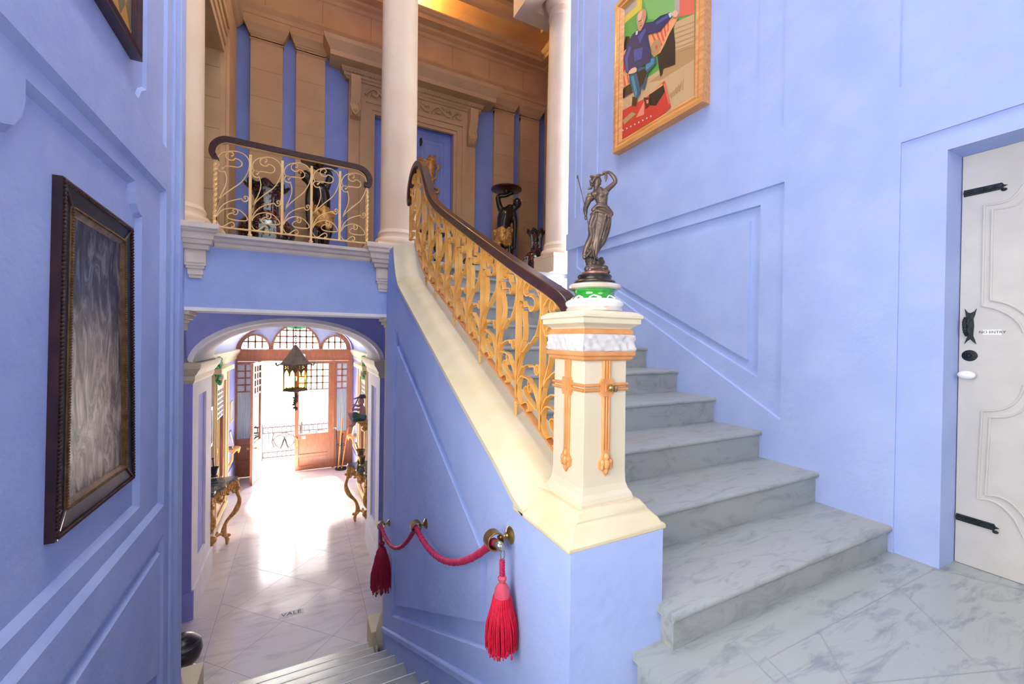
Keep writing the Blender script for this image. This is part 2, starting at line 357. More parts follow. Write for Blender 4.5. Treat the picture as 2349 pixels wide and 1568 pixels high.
def tag(o, label, cat, group=None):
    o['label'] = label; o['category'] = cat
    if group: o['group'] = group
    return o
def struct(o, label=None):
    o['kind'] = 'structure'
    if label: o['label'] = label
    return o
def part(o, label): o['label'] = label; return o

XL, XS, XR, YG, YB, Z0, ZG = -0.966, 0.816, 2.916, 4.6, 7.5, -2.66, 2.033
fL = lambda u, v, d: V(XL - d, u, v)      # left wall (u=y, v=z)
fR = lambda u, v, d: V(XR + d, u, v)
fS = lambda u, v, d: V(XS + d, u, v)
fB = lambda u, v, d: V(u, YB + d, v)
fG = lambda u, v, d: V(u, YG + d, v)
def uvx(X, *q): return [tuple(at('x', X, *p).yz) for p in q]
def uvy(Y, *q): return [(at('y', Y, *p).x, at('y', Y, *p).z) for p in q]
# ================================================================== setting
# ---- floors
b = MB(); b.use(MARB_F)
b.box(1.10, 3.30, -3.2, 1.16, -0.03, 0.0); b.box(1.125, 3.3, -3.2, 1.16, -0.19, -0.03)
b.use(MJOINT)
def joint(b, p, q, z, w=0.0022):
    p, q = Vector(p), Vector(q); d = (q - p).normalized(); n = V(-d.y, d.x) * w
    b.add([(p + n).to_tuple() + (z,), (p - n).to_tuple() + (z,), (q - n).to_tuple() + (z,), (q + n).to_tuple() + (z,)], [(0, 1, 2, 3)])
J = lambda x, y: at('z', 0, 1400 + x / 1.806, 700 + y / 1.806).to_2d()
for p, q in (((650, 1465), (1345, 1090)), ((472, 1345), (690, 1568)), ((865, 1350), (985, 1568)), ((1195, 1168), (1500, 1465)), ((650, 1465), (760, 1568)), ((1345, 1090), (1714, 1180)), ((1345, 1090), (1190, 1035)), ((1020, 1568), (1714, 1500))):
    joint(b, J(*p), J(*q), 0.0006)
struct(b.build('floor', bevel=0))
b = MB().use(MARB_F); b.box(XL, 1.125, -3.2, 0.93, -0.26, -0.19); b.box(.82, 1.125, .93, 1.15, -.26, -.19)
struct(b.build('floor_quarter_landing'))
b = MB(); b.use(MARB_H); b.box(-1.95, 1.95, 4.9, 14.6, Z0 - .05, Z0); b.box(-1.95, 3.4, -3.4, 4.9, Z0 - .15, Z0 - .05)
b.use(MJOINT)
T = 1.06; c0 = Vector((-0.196, 6.255))
for k in range(-9, 10):              # large square slabs laid on the diagonal inside plain border bands
    for sg in (1, -1):
        d = Vector((1, sg)).normalized(); n = Vector((-d.y, d.x)); p = c0 + n * k * T * .78
        ts = sorted([(x - p.x) / d.x for x in (-0.98, 0.82)]); ty = sorted([(y - p.y) / d.y for y in (5.2, 13.05)])
        a_, z_ = max(ts[0], ty[0]), min(ts[1], ty[1])
        if z_ > a_: joint(b, p + d * a_, p + d * z_, Z0 + .0008, .003)
for x in (-0.99, 0.83): joint(b, (x, 5.2), (x, 13.05), Z0 + .0008, .003)
struct(b.build('floor_hall'))
b = MB().use(MARB); b.box(-2.3, 4.8, YG + .02, YB + .3, ZG - .06, ZG); struct(b.build('floor_gallery'))

# ---- left wall with sunk panels
uL = lambda *q: uvx(XL, *q)
yE = 4.6
t1 = [(2.0, 2.29), (4.17, 2.29), (4.17, -.21), (2.0, -.20)]
mid_in = [(1.9, 1.99), (2.08, 1.975), (2.2, 1.96)]
scal = [(2.165, 1.93), (2.23, 1.925), (2.30, 1.95), (2.35, 2.0), (2.375, 2.08), (2.376, 2.17)]
scalR = [(3.60, 2.17), (3.605, 2.10), (3.63, 2.03), (3.67, 1.985), (3.735, 1.965)]
mid2 = scal + scalR + [(3.73, -.06), (2.165, -.04)]
up1 = [(1.0, 2.62), (4.16, 2.62), (4.16, 6.9), (1.0, 6.9)]
up2 = [(1.1, 2.72), (3.60, 2.72), (3.66, 2.80), (3.76, 2.86), (3.78, 6.7), (1.1, 6.7)]
low1 = [(4.13, -.45), (4.13, -1.72), (2.1, -.62), (1.2, -.14), (1.2, 1.1)]
low1 = [(4.165, -.44), (4.165, -1.66), (1.95, -.56), (1.95, -.45)]
low2 = [(4.09, -.53), (4.09, -1.52), (2.13, -.56), (2.13, -.535)]
b = MB().use(BLUE)
b.relief(fL, [(-3.2, -2.75), (yE, -2.75), (yE, 8.0), (-3.2, 8.0)],
         [(t1, .032, .036, [(mid2, .032, .034)]), (up1, .02, .016, [(up2, .02, .016)]), (low1, .03, .03, [(low2, -.03, .02)]), ([(-.8, .6), (1.2, .6), (1.2, 2.5), (-.8, 2.5)], None)], thick=.34)
wl = struct(b.build('wall_left'))
b = MB().use(OFFWHITE)  # unseen window, added to light the stringer, newel and right wall
for y in (-.8, .17, 1.14): b.box(XL - .3, XL - .24, y, y + .06, .6, 2.5)
for z in (.6, 1.52, 2.44): b.box(XL - .3, XL - .24, -.8, 1.2, z, z + .06)
w_ = struct(b.build('window_added_fill')); g_ = MB().use(GLASS); g_.box(XL - .275, XL - .265, -.8, 1.2, .6, 2.5); g_.build('pane', None, w_)
b = MB().use(BLUE)                  # raised strip at the far end of the left wall
b.box(XL - .01, XL + .018, 4.30, 4.36, -2.5, 8); b.box(XL - .01, XL + .03, 4.44, 4.6, -2.6, 8); struct(b.build('trim_1', bevel=.006))
# ---- right wall with sunk panels and the door opening
uR = lambda *q: uvx(XR, *q)
pa = uR((1797, 311)); za = 2.50
A1 = [(4.12, 2.62), (4.12, 7.2), (pa[0][0], 7.2), (pa[0][0], uR((1797, 311))[0][1])]
yA, zA = uR((1797, 311))[0]; yA2, zA2 = uR((1736, 337))[0]; y3, z3 = uR((1608, 370))[0]; y4, z4 = uR((1667, 283))[0]
zb = uR((1411, 460))[0][1]
A1 = [(4.1, zb), (4.1, 7.2), (yA, 7.2), (yA, zb)]
A2 = [(4.0, zb + .09), (4.0, 7.1), (yA2, 7.1), (yA2, zb + .09)]
A3 = [(3.72, z3), (3.72, 7.0), (y4, 7.0), (y4, z4), (y4 + .03, z4 - .03), ((y3 + y4) / 2, (z3 + z4) / 2 - .005), (y3 - .02, z3 + .1), (y3, z3)]
yB1, zB1 = uR((1799.5, 415.8))[0]; yB2, zB2 = uR((1740.8, 468.4))[0]; yB3, zB3 = uR((1716.8, 503.6))[0]
yl, zl = uR((1733, 866))[0]; ym, zm = uR((1707, 828))[0]; s_ = .516
B1 = [(4.05, zB1), (yB1, zB1), (yB1, .62), (4.05, 2.02)]
B2 = [(3.92, zB2), (yB2, zB2), (yB2, zl), (3.92, min(zl + s_ * (3.92 - yl), zB2 - .05))]
B3 = [(3.5, zB3), (yB3, zB3), (yB3, zm), (3.5, min(zm + s_ * (3.5 - ym), zB3 - .06))]
yC, zC = uR((2062, 201))[0]
yD, zD = uR((2066, 327))[0]
D1 = [(yD, zD), (-.75, zD), (-.75, -.001), (yD, -.001)]
yJ0, zJ0 = uR((2179, 340))[0]
yJ, zJ = (uR((2145, 1303.5))[0][0] + yJ0) / 2, zJ0; yJ0 = yJ
DO = [(yJ, zJ), (-.2, zJ), (-.2, 0.0), (yJ, 0.0)]
Cc = [(yC, zC), (yC, 7.3), (-2.0, 7.3), (-2.0, zC)]
b = MB().use(BLUE)
b.relief(fR, [(-3.2, 0.0), (-.75, 0.0), (-.75, zD), (yD, zD), (yD, 0.0), (4.24, 0.0), (4.24, 8.0), (-3.2, 8.0)],
         [(A1, .012, .005, [(A2, .012, .005, [(A3, .012, .005)])]), (B1, .02, .006, [(B2, .022, .006, [(B3, -.020, .006)])]), (Cc, .018, .006)], thick=.36)
# plain sunk field round the door, with the opening cut through it
oD = [(yD, zD), (-.75, zD), (-.75, 0), (-.2, 0), (-.2, zJ), (yJ, zJ), (yJ, 0), (yD, 0)]
b.relief(fR, oD, [], .012, thick=.3)
b.box(XR, XR + .012, yD - .001, yD, 0, zD); b.box(XR, XR + .012, -.75, yD, zD - .001, zD)
b.box(XR + .3, XR + .36, -3.2, 4.6, -2.75, 0)
wr = struct(b.build('wall_right'))
b = MB().use(BLUE)                  # dado block wrapping the end of the right wall
y0, z0 = uR((1291, 576))[0]; b.relief(lambda u, v, d: V(XR - .018 + d, u, v), [(3.5, zB1 + .0), (4.25, zB1), (4.25, zB1 + .2), (3.5, zB1 + .2)], [], 0, thick=.02)
struct(b.build('trim_3', bevel=.005))

# ---- wall behind the camera, stairwell ceiling with an assumed, unseen skylight, end walls
b = MB().use(BACKWALL)
b.box(XL - .3, 3.3, -3.3, -3.0, -2.75, 8.0)
struct(b.build('wall_back'))
b = MB().use(OFFWHITE)
b.relief(lambda u, v, d: V(u, v, 8.0 + d), [(XL - .3, -3.3), (3.3, -3.3), (3.3, 5.2), (XL - .3, 5.2)], [([(-.6, -.2), (1.4, -.2), (1.4, 3.6), (-.6, 3.6)], None)], thick=.3)
struct(b.build('ceiling'))
b = MB().use(OFFWHITE)  # frame of the assumed skylight, out of view, added for light from above
for x in (-.6, .38, 1.35): b.box(x, x + .05, -.2, 3.6, 8.05, 8.11)
for y in (-.2, 1.67, 3.55): b.box(-.6, 1.4, y, y + .05, 8.06, 8.1)
w_ = struct(b.build('window_assumed_skylight')); g_ = MB().use(GLASS); g_.box(-.6, 1.4, -.2, 3.6, 8.075, 8.085); g_.build('pane', None, w_)
# ---- stringer wall between the flights, with its sunk panel
cop = [(4.6, 2.07), (4.215, 2.07), (4.20, 2.0), (4.165, 1.9), (4.10, 1.78), (4.02, 1.685), (3.92, 1.612), (3.223, 1.272), (2.165, .764), (1.747, .572), (1.621, .505), (1.536, .463), (1.46, .442), (1.36, .436), (1.25, .443), (1.14, .446)]
su = uvx(XS, (908, 785), (905, 1390), (1108, 1430), (1112, 1290), (1106, 1110))
P_in = [(4.05, 1.075), (4.05, -1.45), (1.905, -.285), (1.905, .08)]
P_out = [(4.15, 1.245), (4.15, -1.615), (1.83, -.37), (1.83, .108)]
b = MB().use(BLUE)
body = [(4.6, -2.7), (3.0, -2.7), (1.5, -1.2), (1.14, -.7)] + [(y, z) for y, z in reversed(cop)]
b.relief(fS, body, [(P_out, .026, .012, [(P_in, -.026, .008)])], thick=.30)
b.box(XS + .004, 1.245, 1.1395, 1.455, -.7, .446)
struct(b.build('wall_stringer'))
b = MB().use(BLUE)                  # ledge that follows the lower steps
b.tube([(XS - .0, 4.58, -2.01), (XS - .0, 1.9, -.60), (XS, 1.2, -.23)], 1, flat=(.045, .05), up=(1, 0, 0)); struct(b.build('trim_4', bevel=.01))
# cream coping that crowns the stringer and sweeps up to the gallery
pr = [(-.012, -.012), (-.012, .012), (.02, .03), (.055, .075), (.09, .098), (.13, .105), (.335, .108), (.335, -.15), (.03, -.15), (.03, -.012)]
def coping(path):
    b = MB().use(CREAM); n = len(path); k = len(pr); vs = []
    for i, (y, z) in enumerate(path):
        a = Vector(path[max(i - 1, 0)]); c = Vector(path[min(i + 1, n - 1)]); t = (c - a).normalized(); nn = V(t.y, -t.x)
        if nn.y < 0: nn = -nn
        for o, h in pr:
            hh = h if h > 0 else h
            vs.append((XS + o, y + nn.x * hh * 1.0, z + nn.y * hh))
    fs = [(i * k + q, i * k + (q + 1) % k, (i + 1) * k + (q + 1) % k, (i + 1) * k + q) for i in range(n - 1) for q in range(k)]
    fs += [tuple(range(k)), tuple(range((n - 1) * k, n * k))]
    b.add(vs, fs); return b
path = [tuple(v.to_2d()) for v in spline([(y, z, 0) for y, z in cop[1:13]], 4)]
struct(coping(path).build('trim_5', smooth=True, sharp=30))
b = MB().use(CREAM)                 # swelling cream base of the newel on its blue plinth
lv = [(.0, .229, .207, .426), (.0, .229, .207, .447), (.0, .212, .212, .452), (.0, .205, .2, .47), (.0, .18, .175, .495), (.0, .165, .16, .512), (.0, .148, .142, .535)]
rings = []
for _, hx, hy, z in lv: rings.append([(1.033 + sx * hx, (1.345 if z < .45 else 1.355 if z < .5 else 1.34) + sy * hy, z) for sx, sy in ((-1, -1), (1, -1), (1, 1), (-1, 1))])
vs = [p for r in rings for p in r]; b.add(vs, [(i * 4 + q, i * 4 + (q + 1) % 4, i * 4 + 4 + (q + 1) % 4, i * 4 + 4 + q) for i in range(len(rings) - 1) for q in range(4)] + [(3, 2, 1, 0), tuple(len(vs) - 4 + q for q in range(4))])
b.move(lambda v: V(v.x, v.y, v.z))
struct(b.build('trim_6', smooth=True, sharp=35, bevel=.006))

# ---- marble stairs
def flight(name, label, n, f):
    t = thing(name, label, 'staircase', f(0)[5])
    for k in range(n):
        x0, x1, yn, z, dr, _, dep, rise = f(k)
        r = .016; ov = .022
        pts = [(yn + dr * 0, z - .016)]
        prof = [(yn + dr * dep, z), (yn + dr * .014, z), (yn + dr * .004, z - .005), (yn, z - .016), (yn + dr * .004, z - .027), (yn + dr * .014, z - .032), (yn + dr * dep, z - .032)]
        b = MB().use(MARB); b.prism(prof, lambda u, v, d: V(d, u, v), x0, x1)
        if dr < 0: b.use(NOSING); b.box(x0, x1, yn - .012, yn - .002, z - .012, z + .0008)
        b.build('tread', None, t, smooth=True, sharp=50)
        b = MB().use(MARB); b.box(x0 + (.02 if k == 0 and dr > 0 else 0), x1, min(yn + dr * ov, yn + dr * dep), max(yn + dr * ov, yn + dr * dep), z - rise, z - .032)
        b.build('riser', None, t)
    return t
flight('marble_staircase', 'grey white marble stairs rising along the blue wall to the gallery', 11,
       lambda k: (1.222 if k == 0 else 1.13, XR, 1.057 + .3657 * k, .146 + .1887 * k, 1, (2.0, 1.06, 0), .42 if k < 10 else .05, .1887 if k else .146))
lows = [(5.11, -2.48), (4.73, -2.28), (4.35, -2.075), (3.975, -1.873), (3.585, -1.67), (3.185, -1.46), (2.83, -1.265), (2.45, -1.06), (2.07, -.855), (1.69, -.65), (1.31, -.42), (.93, -.19)]
flight('marble_staircase', 'marble stairs going down to the entrance hall at lower left', 12,
       lambda k: (-.86 if k < 2 else XL, .735 if k < 2 else XS, lows[k][0], lows[k][1], -1, (0, 4.9, Z0), .42, .2 if k else .18))

# ---- gallery front: lintel, cornice and corbels
b = MB().use(BLUE); b.box(-1.25, XS, YG, YG + .42, 1.40, 1.96); b.use(OFFWHITE); b.box(-1.25, XS, YG - .004, YG + .424, 1.368, 1.40); struct(b.build('wall_gallery'))  # white band puts the lintel's lit lower edge into the colour
b = MB().use(CORBST)
pf = [(-.3, 1.95), (.0, 1.95), (.012, 1.965), (.018, 1.99), (.045, 2.0), (.06, 2.025), (.095, 2.04), (.1, 2.067), (-.3, 2.067)]
b.sweep([(-.72, YG), (.64, YG)], pf); struct(b.build('trim_7', smooth=True, sharp=25))
def corbel(cx, hw, name, zb):
    b = MB().use(CORBST); 
    cp = [(o * .7, q) for o, q in ((.0, zb + .25), (.015, zb + .255), (.02, zb + .29), (.05, zb + .30), (.06, zb + .335), (.075, zb + .34), (.085, zb + .39), (.115, zb + .405), (.12, 2.075), (.14, 2.09), (.145, 2.135), (0, 2.135))]
    w = hw - .085
    b.sweep([(cx - w, YG + .2), (cx - w, YG - .05), (cx + w, YG - .05), (cx + w, YG + .2)], [(o, z) for o, z in cp])
    b.box(cx - w, cx + w, YG - .05, YG + .3, zb + .25, 2.135); b.box(cx - hw + .0, cx + hw, YG + .05, YG + .5, 2.0, 2.13)
    b.box(cx - w + .012, cx + w - .012, YG - .035, YG + .1, zb + .11, zb + .26); b.box(cx - w + .022, cx + w - .022, YG - .041, YG, zb + .135, zb + .24)
    b.box(cx - w + .022, cx + w - .022, YG - .028, YG + .1, zb + .085, zb + .115); b.box(cx - w + .034, cx + w - .034, YG - .02, YG + .1, zb + .03, zb + .09); b.box(cx - w + .042, cx + w - .042, YG - .012, YG + .1, zb, zb + .035)
    return struct(b.build(name, bevel=.004))
corbel(-.855, .175, 'trim_8', 1.66); corbel(.80, .2, 'trim_9', 1.64)

# ---- gallery columns
def column(label, x, y, r, z0, ztop, group=None, cap=True, ped=0.0):
    t = thing('stone_column', label, 'column', (x, y, z0)); bs = r * 1.3
    if ped: 
        b = MB().use(STONE_L); b.box(x - bs, x + bs, y - bs, y + bs, z0, z0 + ped); b.build('pedestal', None, t, bevel=.008)
    z = z0 + ped
    b = MB().use(STONE_L); b.box(x - bs, x + bs, y - bs, y + bs, z, z + .05)
    b.lathe([(bs * .97, .05), (bs, .07), (bs, .095), (bs * .95, .12), (r * 1.13, .13), (r * 1.1, .16), (r * 1.12, .17), (r * 1.13, .185), (r * 1.08, .2), (r * 1.02, .225)], (x, y, z), 40); b.build('base', None, t, smooth=True)
    b = MB().use(STONE_L); H = ztop - z - .45; b.lathe([(r * 1.02, .22), (r, .3), (r, .35 * H), (r * .965, .7 * H), (r * .9, H)], (x, y, z), 44); b.build('shaft', None, t, smooth=True)
    b = MB().use(STONE_L); b.lathe([(r * .9, -.02), (r * .98, .0), (r * .98, .02), (r * .9, .03), (r * .9, .1), (r * 1.02, .12), (r * 1.1, .17), (r * 1.22, .22)], (x, y, z + H), 40); q = r * 1.28
    b.sweep([(x - q, y - q), (x - q, y + q), (x + q, y + q), (x + q, y - q)], [(-q, z + H + .2), (-.01, z + H + .2), (.0, z + H + .24), (.03, z + H + .28), (.03, z + H + .46), (-q, z + H + .46)], closed=True); b.build('capital', None, t, smooth=True)
    return t
column('round stone column between the balcony railing and the top of the stair rail', .98, 4.86, .2, 2.135, 7.3)
column('stone column at the left end of the balcony railing', -1.05, 4.86, .2, 2.135, 7.3)
column('stone column against the end of the right blue wall', 3.13, 4.75, .195, ZG, 5.95, ped=.2)
b = MB().use(STONE); b.box(-2.3, 4.8, YG, YG + .5, 7.3, 8.0); b.box(2.9, 3.4, YG, YG + .4, 5.95, 7.3); struct(b.build('wall_gallery_upper'))
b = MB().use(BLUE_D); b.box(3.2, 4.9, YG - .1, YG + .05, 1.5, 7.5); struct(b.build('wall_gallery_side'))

# ---- gallery back wall, entablature, pilasters, door surround
b = MB().use(BLUE_D)
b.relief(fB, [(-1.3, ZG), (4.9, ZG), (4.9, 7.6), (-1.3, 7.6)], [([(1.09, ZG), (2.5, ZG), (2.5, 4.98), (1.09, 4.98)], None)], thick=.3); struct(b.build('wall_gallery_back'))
b = MB().use(STONE)
ent = [(-.02, 5.93), (.075, 5.93), (.075, 6.03), (.085, 6.035), (.085, 6.10), (.1, 6.12), (.125, 6.16), (.13, 6.19), (.085, 6.2), (.085, 6.57), (.11, 6.585), (.13, 6.63), (.2, 6.66), (.21, 6.7), (.33, 6.73), (.33, 6.80), (.36, 6.82), (.39, 6.87), (.39, 6.89), (-.02, 6.89)]
b.sweep([(4.58, 4.9), (4.58, YB), (-.99, YB), (-.99, 4.9)][::-1], ent); struct(b.build('trim_10', smooth=True, sharp=20))
b = MB().use(JOINT)
for x in (-.55, .25, 1.0, 1.72, 2.45, 3.2, 3.95): b.box(x, x + .006, YB - .088, YB - .07, 6.2, 6.57)
for x in (-.2, 1.3, 2.8, 3.6): b.box(x, x + .006, YB - .078, YB - .07, 5.94, 6.03)
struct(b.build('trim_11'))
b = MB().use(STONE)
cv = [(0, 6.88), (.12, 6.88), (.12, 7.12), (.2, 7.18), (.42, 7.2), (.44, 7.26), (.5, 7.3), (.58, 7.33), (.58, 7.42), (.72, 7.45), (.72, 7.5), (0, 7.5)]
b.sweep([(-.99, 4.9), (-.99, YB), (4.58, YB), (4.58, 4.9)], cv); struct(b.build('trim_12', smooth=True, sharp=20))
b = MB().use(STONE); b.box(-2.3, 4.9, YG, YB + .3, 7.5, 7.6); struct(b.build('ceiling_gallery'))
b = MB().use(STONE); b.box(4.58, 4.9, YG, YB + .2, ZG, 7.6); struct(b.build('wall_gallery_right'))
pcap = [(-.03, 5.66), (.012, 5.66), (.015, 5.675), (.0, 5.685), (.0, 5.72), (.02, 5.735), (.02, 5.75), (.035, 5.765), (.05, 5.80), (.085, 5.86), (.09, 5.93), (-.03, 5.93)]
def pilaster(x0, x1, nm):
    b = MB().use(STONE); b.box(x0, x1, YB - .075, YB + .02, ZG, 5.7); b.sweep([(x0, YB + .02), (x0, YB - .075), (x1, YB - .075), (x1, YB + .02)], pcap); b.box(x0, x1, YB - .07, YB, 5.6, 5.94)
    b.use(JOINT)
    for k in range(9): b.box(x0 + .002, x1 - .002, YB - .0765, YB - .07, ZG + .25 + k * .42, ZG + .254 + k * .42)
    struct(b.build(nm))
for i, (x0, x1) in enumerate(((-.734, -.305), (-.119, .3), (3.333, 3.769), (3.918, 4.351))): pilaster(x0, x1, 'trim_%d' % (13 + i))
# side pilasters where the left and right gallery walls meet the back
b = MB().use(STONE); b.box(4.46, 4.6, 7.0, 7.38, ZG, 5.95); b.sweep([(4.6, 7.38), (4.5, 7.38), (4.5, 7.0), (4.6, 7.0)][::-1], pcap); struct(b.build('trim_17'))
b = MB().use(STONE); b.box(-1.0, -.93, 6.62, 7.40, ZG, 5.95); b.box(-.95, -.9, 6.72, 7.36, ZG, 5.7); b.sweep([(-1.0, 6.72), (-.91, 6.72), (-.91, 7.36), (-1.0, 7.36)], pcap); struct(b.build('trim_18'))
# door surround
b = MB().use(STONE); yb = YB - .09
arch = [(-.0, 0), (.0, .09), (.05, .1), (.06, .075), (.17, .075), (.18, .095), (.25, .1), (.28, .12), (.28, 0)]
def jamb(x0, x1, z1):                # moulded frame as three nested rings
    for w0, w1, d in ((0, .06, .07), (.06, .16, .09), (.16, .24, .11)):
        po = [(x0 - w1, ZG), (x0 - w1, z1 + w1), (x1 + w1, z1 + w1), (x1 + w1, ZG)]; pi = [(x0 - w0, ZG), (x0 - w0, z1 + w0), (x1 + w0, z1 + w0), (x1 + w0, ZG)]
        b.ring(po, pi, fB, -d, .02)
jamb(1.084, 2.504, 4.98)
b.box(.662, .85, YB - .08, YB, ZG, 5.45); b.box(2.74, 2.936, YB - .08, YB, ZG, 5.45)
b.box(.662, 2.936, YB - .075, YB, 5.2, 5.5)
dc = [(0, 5.45), (.08, 5.45), (.1, 5.48), (.12, 5.49), (.12, 5.53), (.15, 5.545), (.17, 5.60), (.34, 5.615), (.34, 5.69), (.38, 5.74), (.43, 5.81), (.44, 5.87), (0, 5.87)]
b.sweep([(.70, YB + .0), (.70, YB - .02), (2.90, YB - .02), (2.90, YB + .0)], dc)
struct(b.build('trim_19', smooth=True, sharp=20))
b = MB().use(STONE)
k_ = 0
x = .62
while x < 2.98: b.box(x, x + .03, YB - .175, YB - .1, 5.53, 5.575); x += .055
for cx in (.755, 2.84):              # scroll brackets
    for dx in (-.05, 0, .05): b.box(cx + dx - .018, cx + dx + .018, YB - .2, YB - .07, 5.12, 5.45)
    b.prism([(.0, 5.46), (-.2, 5.46), (-.22, 5.3), (-.17, 5.15), (-.11, 5.02), (-.14, 4.92), (-.1, 4.83), (.0, 4.8)], lambda u, v, d: V(d, YB - .06 + u, v), cx - .075, cx + .075)
    b.ball((cx, YB - .14, 4.9), (.06, .05, .06)); b.tube(spline([(cx - .06, YB - .17, 5.05), (cx - .07, YB - .2, 4.95), (cx, YB - .2, 4.84), (cx + .07, YB - .2, 4.95), (cx + .06, YB - .17, 5.05)], 4), .018)
struct(b.build('trim_20', smooth=True, sharp=30))
b = MB().use(STONE)                  # carved scrollwork in the frieze over the door
for sd in (1, -1):
    for k in range(4):
        cx = 1.794 + sd * (.16 + .2 * k); s2 = 1 if k % 2 else -1
        b.tube(spline([(cx - .11, YB - .085, 5.32 - .05 * s2), (cx, YB - .1, 5.32 + .06 * s2), (cx + .09, YB - .1, 5.32 + .03 * s2), (cx + .07, YB - .1, 5.32 - .05 * s2), (cx + .0, YB - .1, 5.32 - .03 * s2), (cx + .02, YB - .1, 5.33)], 4), .017)
        b.ball((cx + .07, YB - .085, 5.32 + .07 * s2), (.04, .02, .025)); b.ball((cx - .05, YB - .085, 5.32 - .075 * s2), (.035, .02, .03))
b.ball((1.794, YB - .085, 5.32), (.07, .03, .09)); struct(b.build('trim_21', smooth=True, sharp=60))
d = thing('door', 'blue panelled gallery door behind the stone column', 'door', (1.794, YB + .12, ZG)); d.name = 'door_2'; d['kind'] = 'structure'; ORIG['door_2'] = V(1.794, YB + .12, ZG)
for x0, x1 in ((1.09, 1.79), (1.798, 2.5)):
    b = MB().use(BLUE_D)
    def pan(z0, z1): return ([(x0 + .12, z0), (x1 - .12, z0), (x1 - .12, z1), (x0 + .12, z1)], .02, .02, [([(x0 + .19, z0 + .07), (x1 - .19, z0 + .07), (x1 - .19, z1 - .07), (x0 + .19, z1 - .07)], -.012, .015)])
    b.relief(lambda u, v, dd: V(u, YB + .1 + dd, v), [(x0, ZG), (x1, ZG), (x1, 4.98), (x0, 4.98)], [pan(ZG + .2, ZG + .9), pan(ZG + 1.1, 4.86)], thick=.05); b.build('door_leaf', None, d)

# gallery left wall with the side opening and its beam
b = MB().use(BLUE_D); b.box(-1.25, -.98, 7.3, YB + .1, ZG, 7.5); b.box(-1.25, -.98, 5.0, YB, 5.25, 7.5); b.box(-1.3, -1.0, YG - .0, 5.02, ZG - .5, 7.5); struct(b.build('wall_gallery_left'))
b = MB().use(STONE); b.box(-1.27, -.95, 5.0, 6.62, 4.88, 5.25)
for k, (o, z) in enumerate(((.0, 4.88), (.02, 4.98), (.035, 5.1), (.06, 5.2))): b.box(-.96, -.945 + o, 4.9, 6.62, z, z + .1)
struct(b.build('trim_22', bevel=.005))
b = MB().use(STONE); b.box(-2.35, -.985, 6.6, 6.9, ZG, 4.9)
b.use(JOINT)
for k in range(7): b.box(-2.3, -.99, 6.597, 6.605, ZG + .22 + k * .4, ZG + .225 + k * .4)
struct(b.build('wall_alcove')); b = MB().use(STONE); b.relief(lambda u, v, d: V(-2.3 - d, u, v), [(4.6, ZG), (6.9, ZG), (6.9, 4.95), (4.6, 4.95)], [], thick=.1); b.box(-2.4, -1.2, 4.6, 6.7, 4.9, 5.0); b.box(-2.4, -1.2, 4.5, 4.6, ZG - .1, 5.0); struct(b.build('wall_alcove_end'))
# ================================================================== lower hall
HC = -.085                          # hall centre line
XHL, XHR = -1.56, 1.39
YA, YA2, YD = 6.83, 8.12, 13.1
b = MB().use(BLUE_HALL)              # wall with the elliptical arch opening
def earc(cx, z0, a, c, n=28, rev=False):
    p = [(cx + a * math.cos(PI - PI * i / n), z0 + c * math.sin(PI * i / n)) for i in range(n + 1)]
    return p[::-1] if rev else p
fA = lambda u, v, d: V(u, YA + d, v)
hole = [(-1.29, Z0)] + earc(HC, .76, 1.205, .60) + [(1.12, Z0)]
b.relief(fA, [(-1.95, Z0)] + hole + [(1.95, Z0), (1.95, 1.75), (-1.95, 1.75)], [], 0)
struct(b.build('wall_arch'))
b = MB().use(BLUE_HALL)
b.box(-1.95, -1.9, YG, YA2, Z0, 1.75); b.box(1.9, 1.95, YG, YA2, Z0, 1.75); b.box(-1.95, -1.0, YG, YG + .3, Z0, 1.4); b.box(1.1, 1.95, YG, YG + .3, Z0, 1.75)
struct(b.build('wall_hall_side')); b = MB().use(OFFWHITE); b.box(-1.95, 1.95, YG + .4, YA + .1, 1.70, 1.78); struct(b.build('ceiling_hall'))
def pier(sd, nm):                    # arch piers with a sunk panel in the reveal
    x = -1.29 if sd < 0 else 1.12
    fP = lambda u, v, d: V(x + sd * d, u, v)
    b = MB().use(OFFWHITE)
    b.relief(fP, [(YA, Z0 + .38), (YA2, Z0 + .38), (YA2, .55), (YA, .55)], [([(YA + .36, Z0 + .62), (YA + .88, Z0 + .62), (YA + .88, .30), (YA + .36, .30)], .03, .01)])
    b.use(BLUE_HALL); b.relief(fP, [(YA + .365, Z0 + .625), (YA + .875, Z0 + .625), (YA + .875, .295), (YA + .365, .295)], [], .028); b.use(OFFWHITE)
    b.box(min(x - sd * .03, x + sd * .4), max(x - sd * .03, x + sd * .4), YA, YA2 + .02, Z0, Z0 + .38)
    b.box(min(x + sd * .05, x + sd * .4), max(x + sd * .05, x + sd * .4), YA + .02, YA2, Z0 + .3, .6); struct(b.build(nm))
    b = MB().use(BLUE_HALL)          # front strip and stepped blue plinth facing the stairs
    b.box(min(x, x + sd * .6), max(x, x + sd * .6), YA - .02, YA + .003, Z0 + .38, .55); b.box(min(x + sd * .12, x + sd * .6), max(x + sd * .12, x + sd * .6), YA - .05, YA, Z0 + .3, .75)
    b.box(min(x - sd * .028, x + sd * .6), max(x - sd * .028, x + sd * .6), YA - .035, YA + .01, Z0, Z0 + .38); b.box(min(x + sd * .1, x + sd * .6), max(x + sd * .1, x + sd * .6), YA - .09, YA, Z0, Z0 + .36)
    struct(b.build('baseboard_' + ('left' if sd < 0 else 'right')))
pier(-1, 'wall_pier_left'); pier(1, 'wall_pier_right')
b = MB().use(OFFWHITE)               # arch soffit with archivolt moulding, then the vault behind
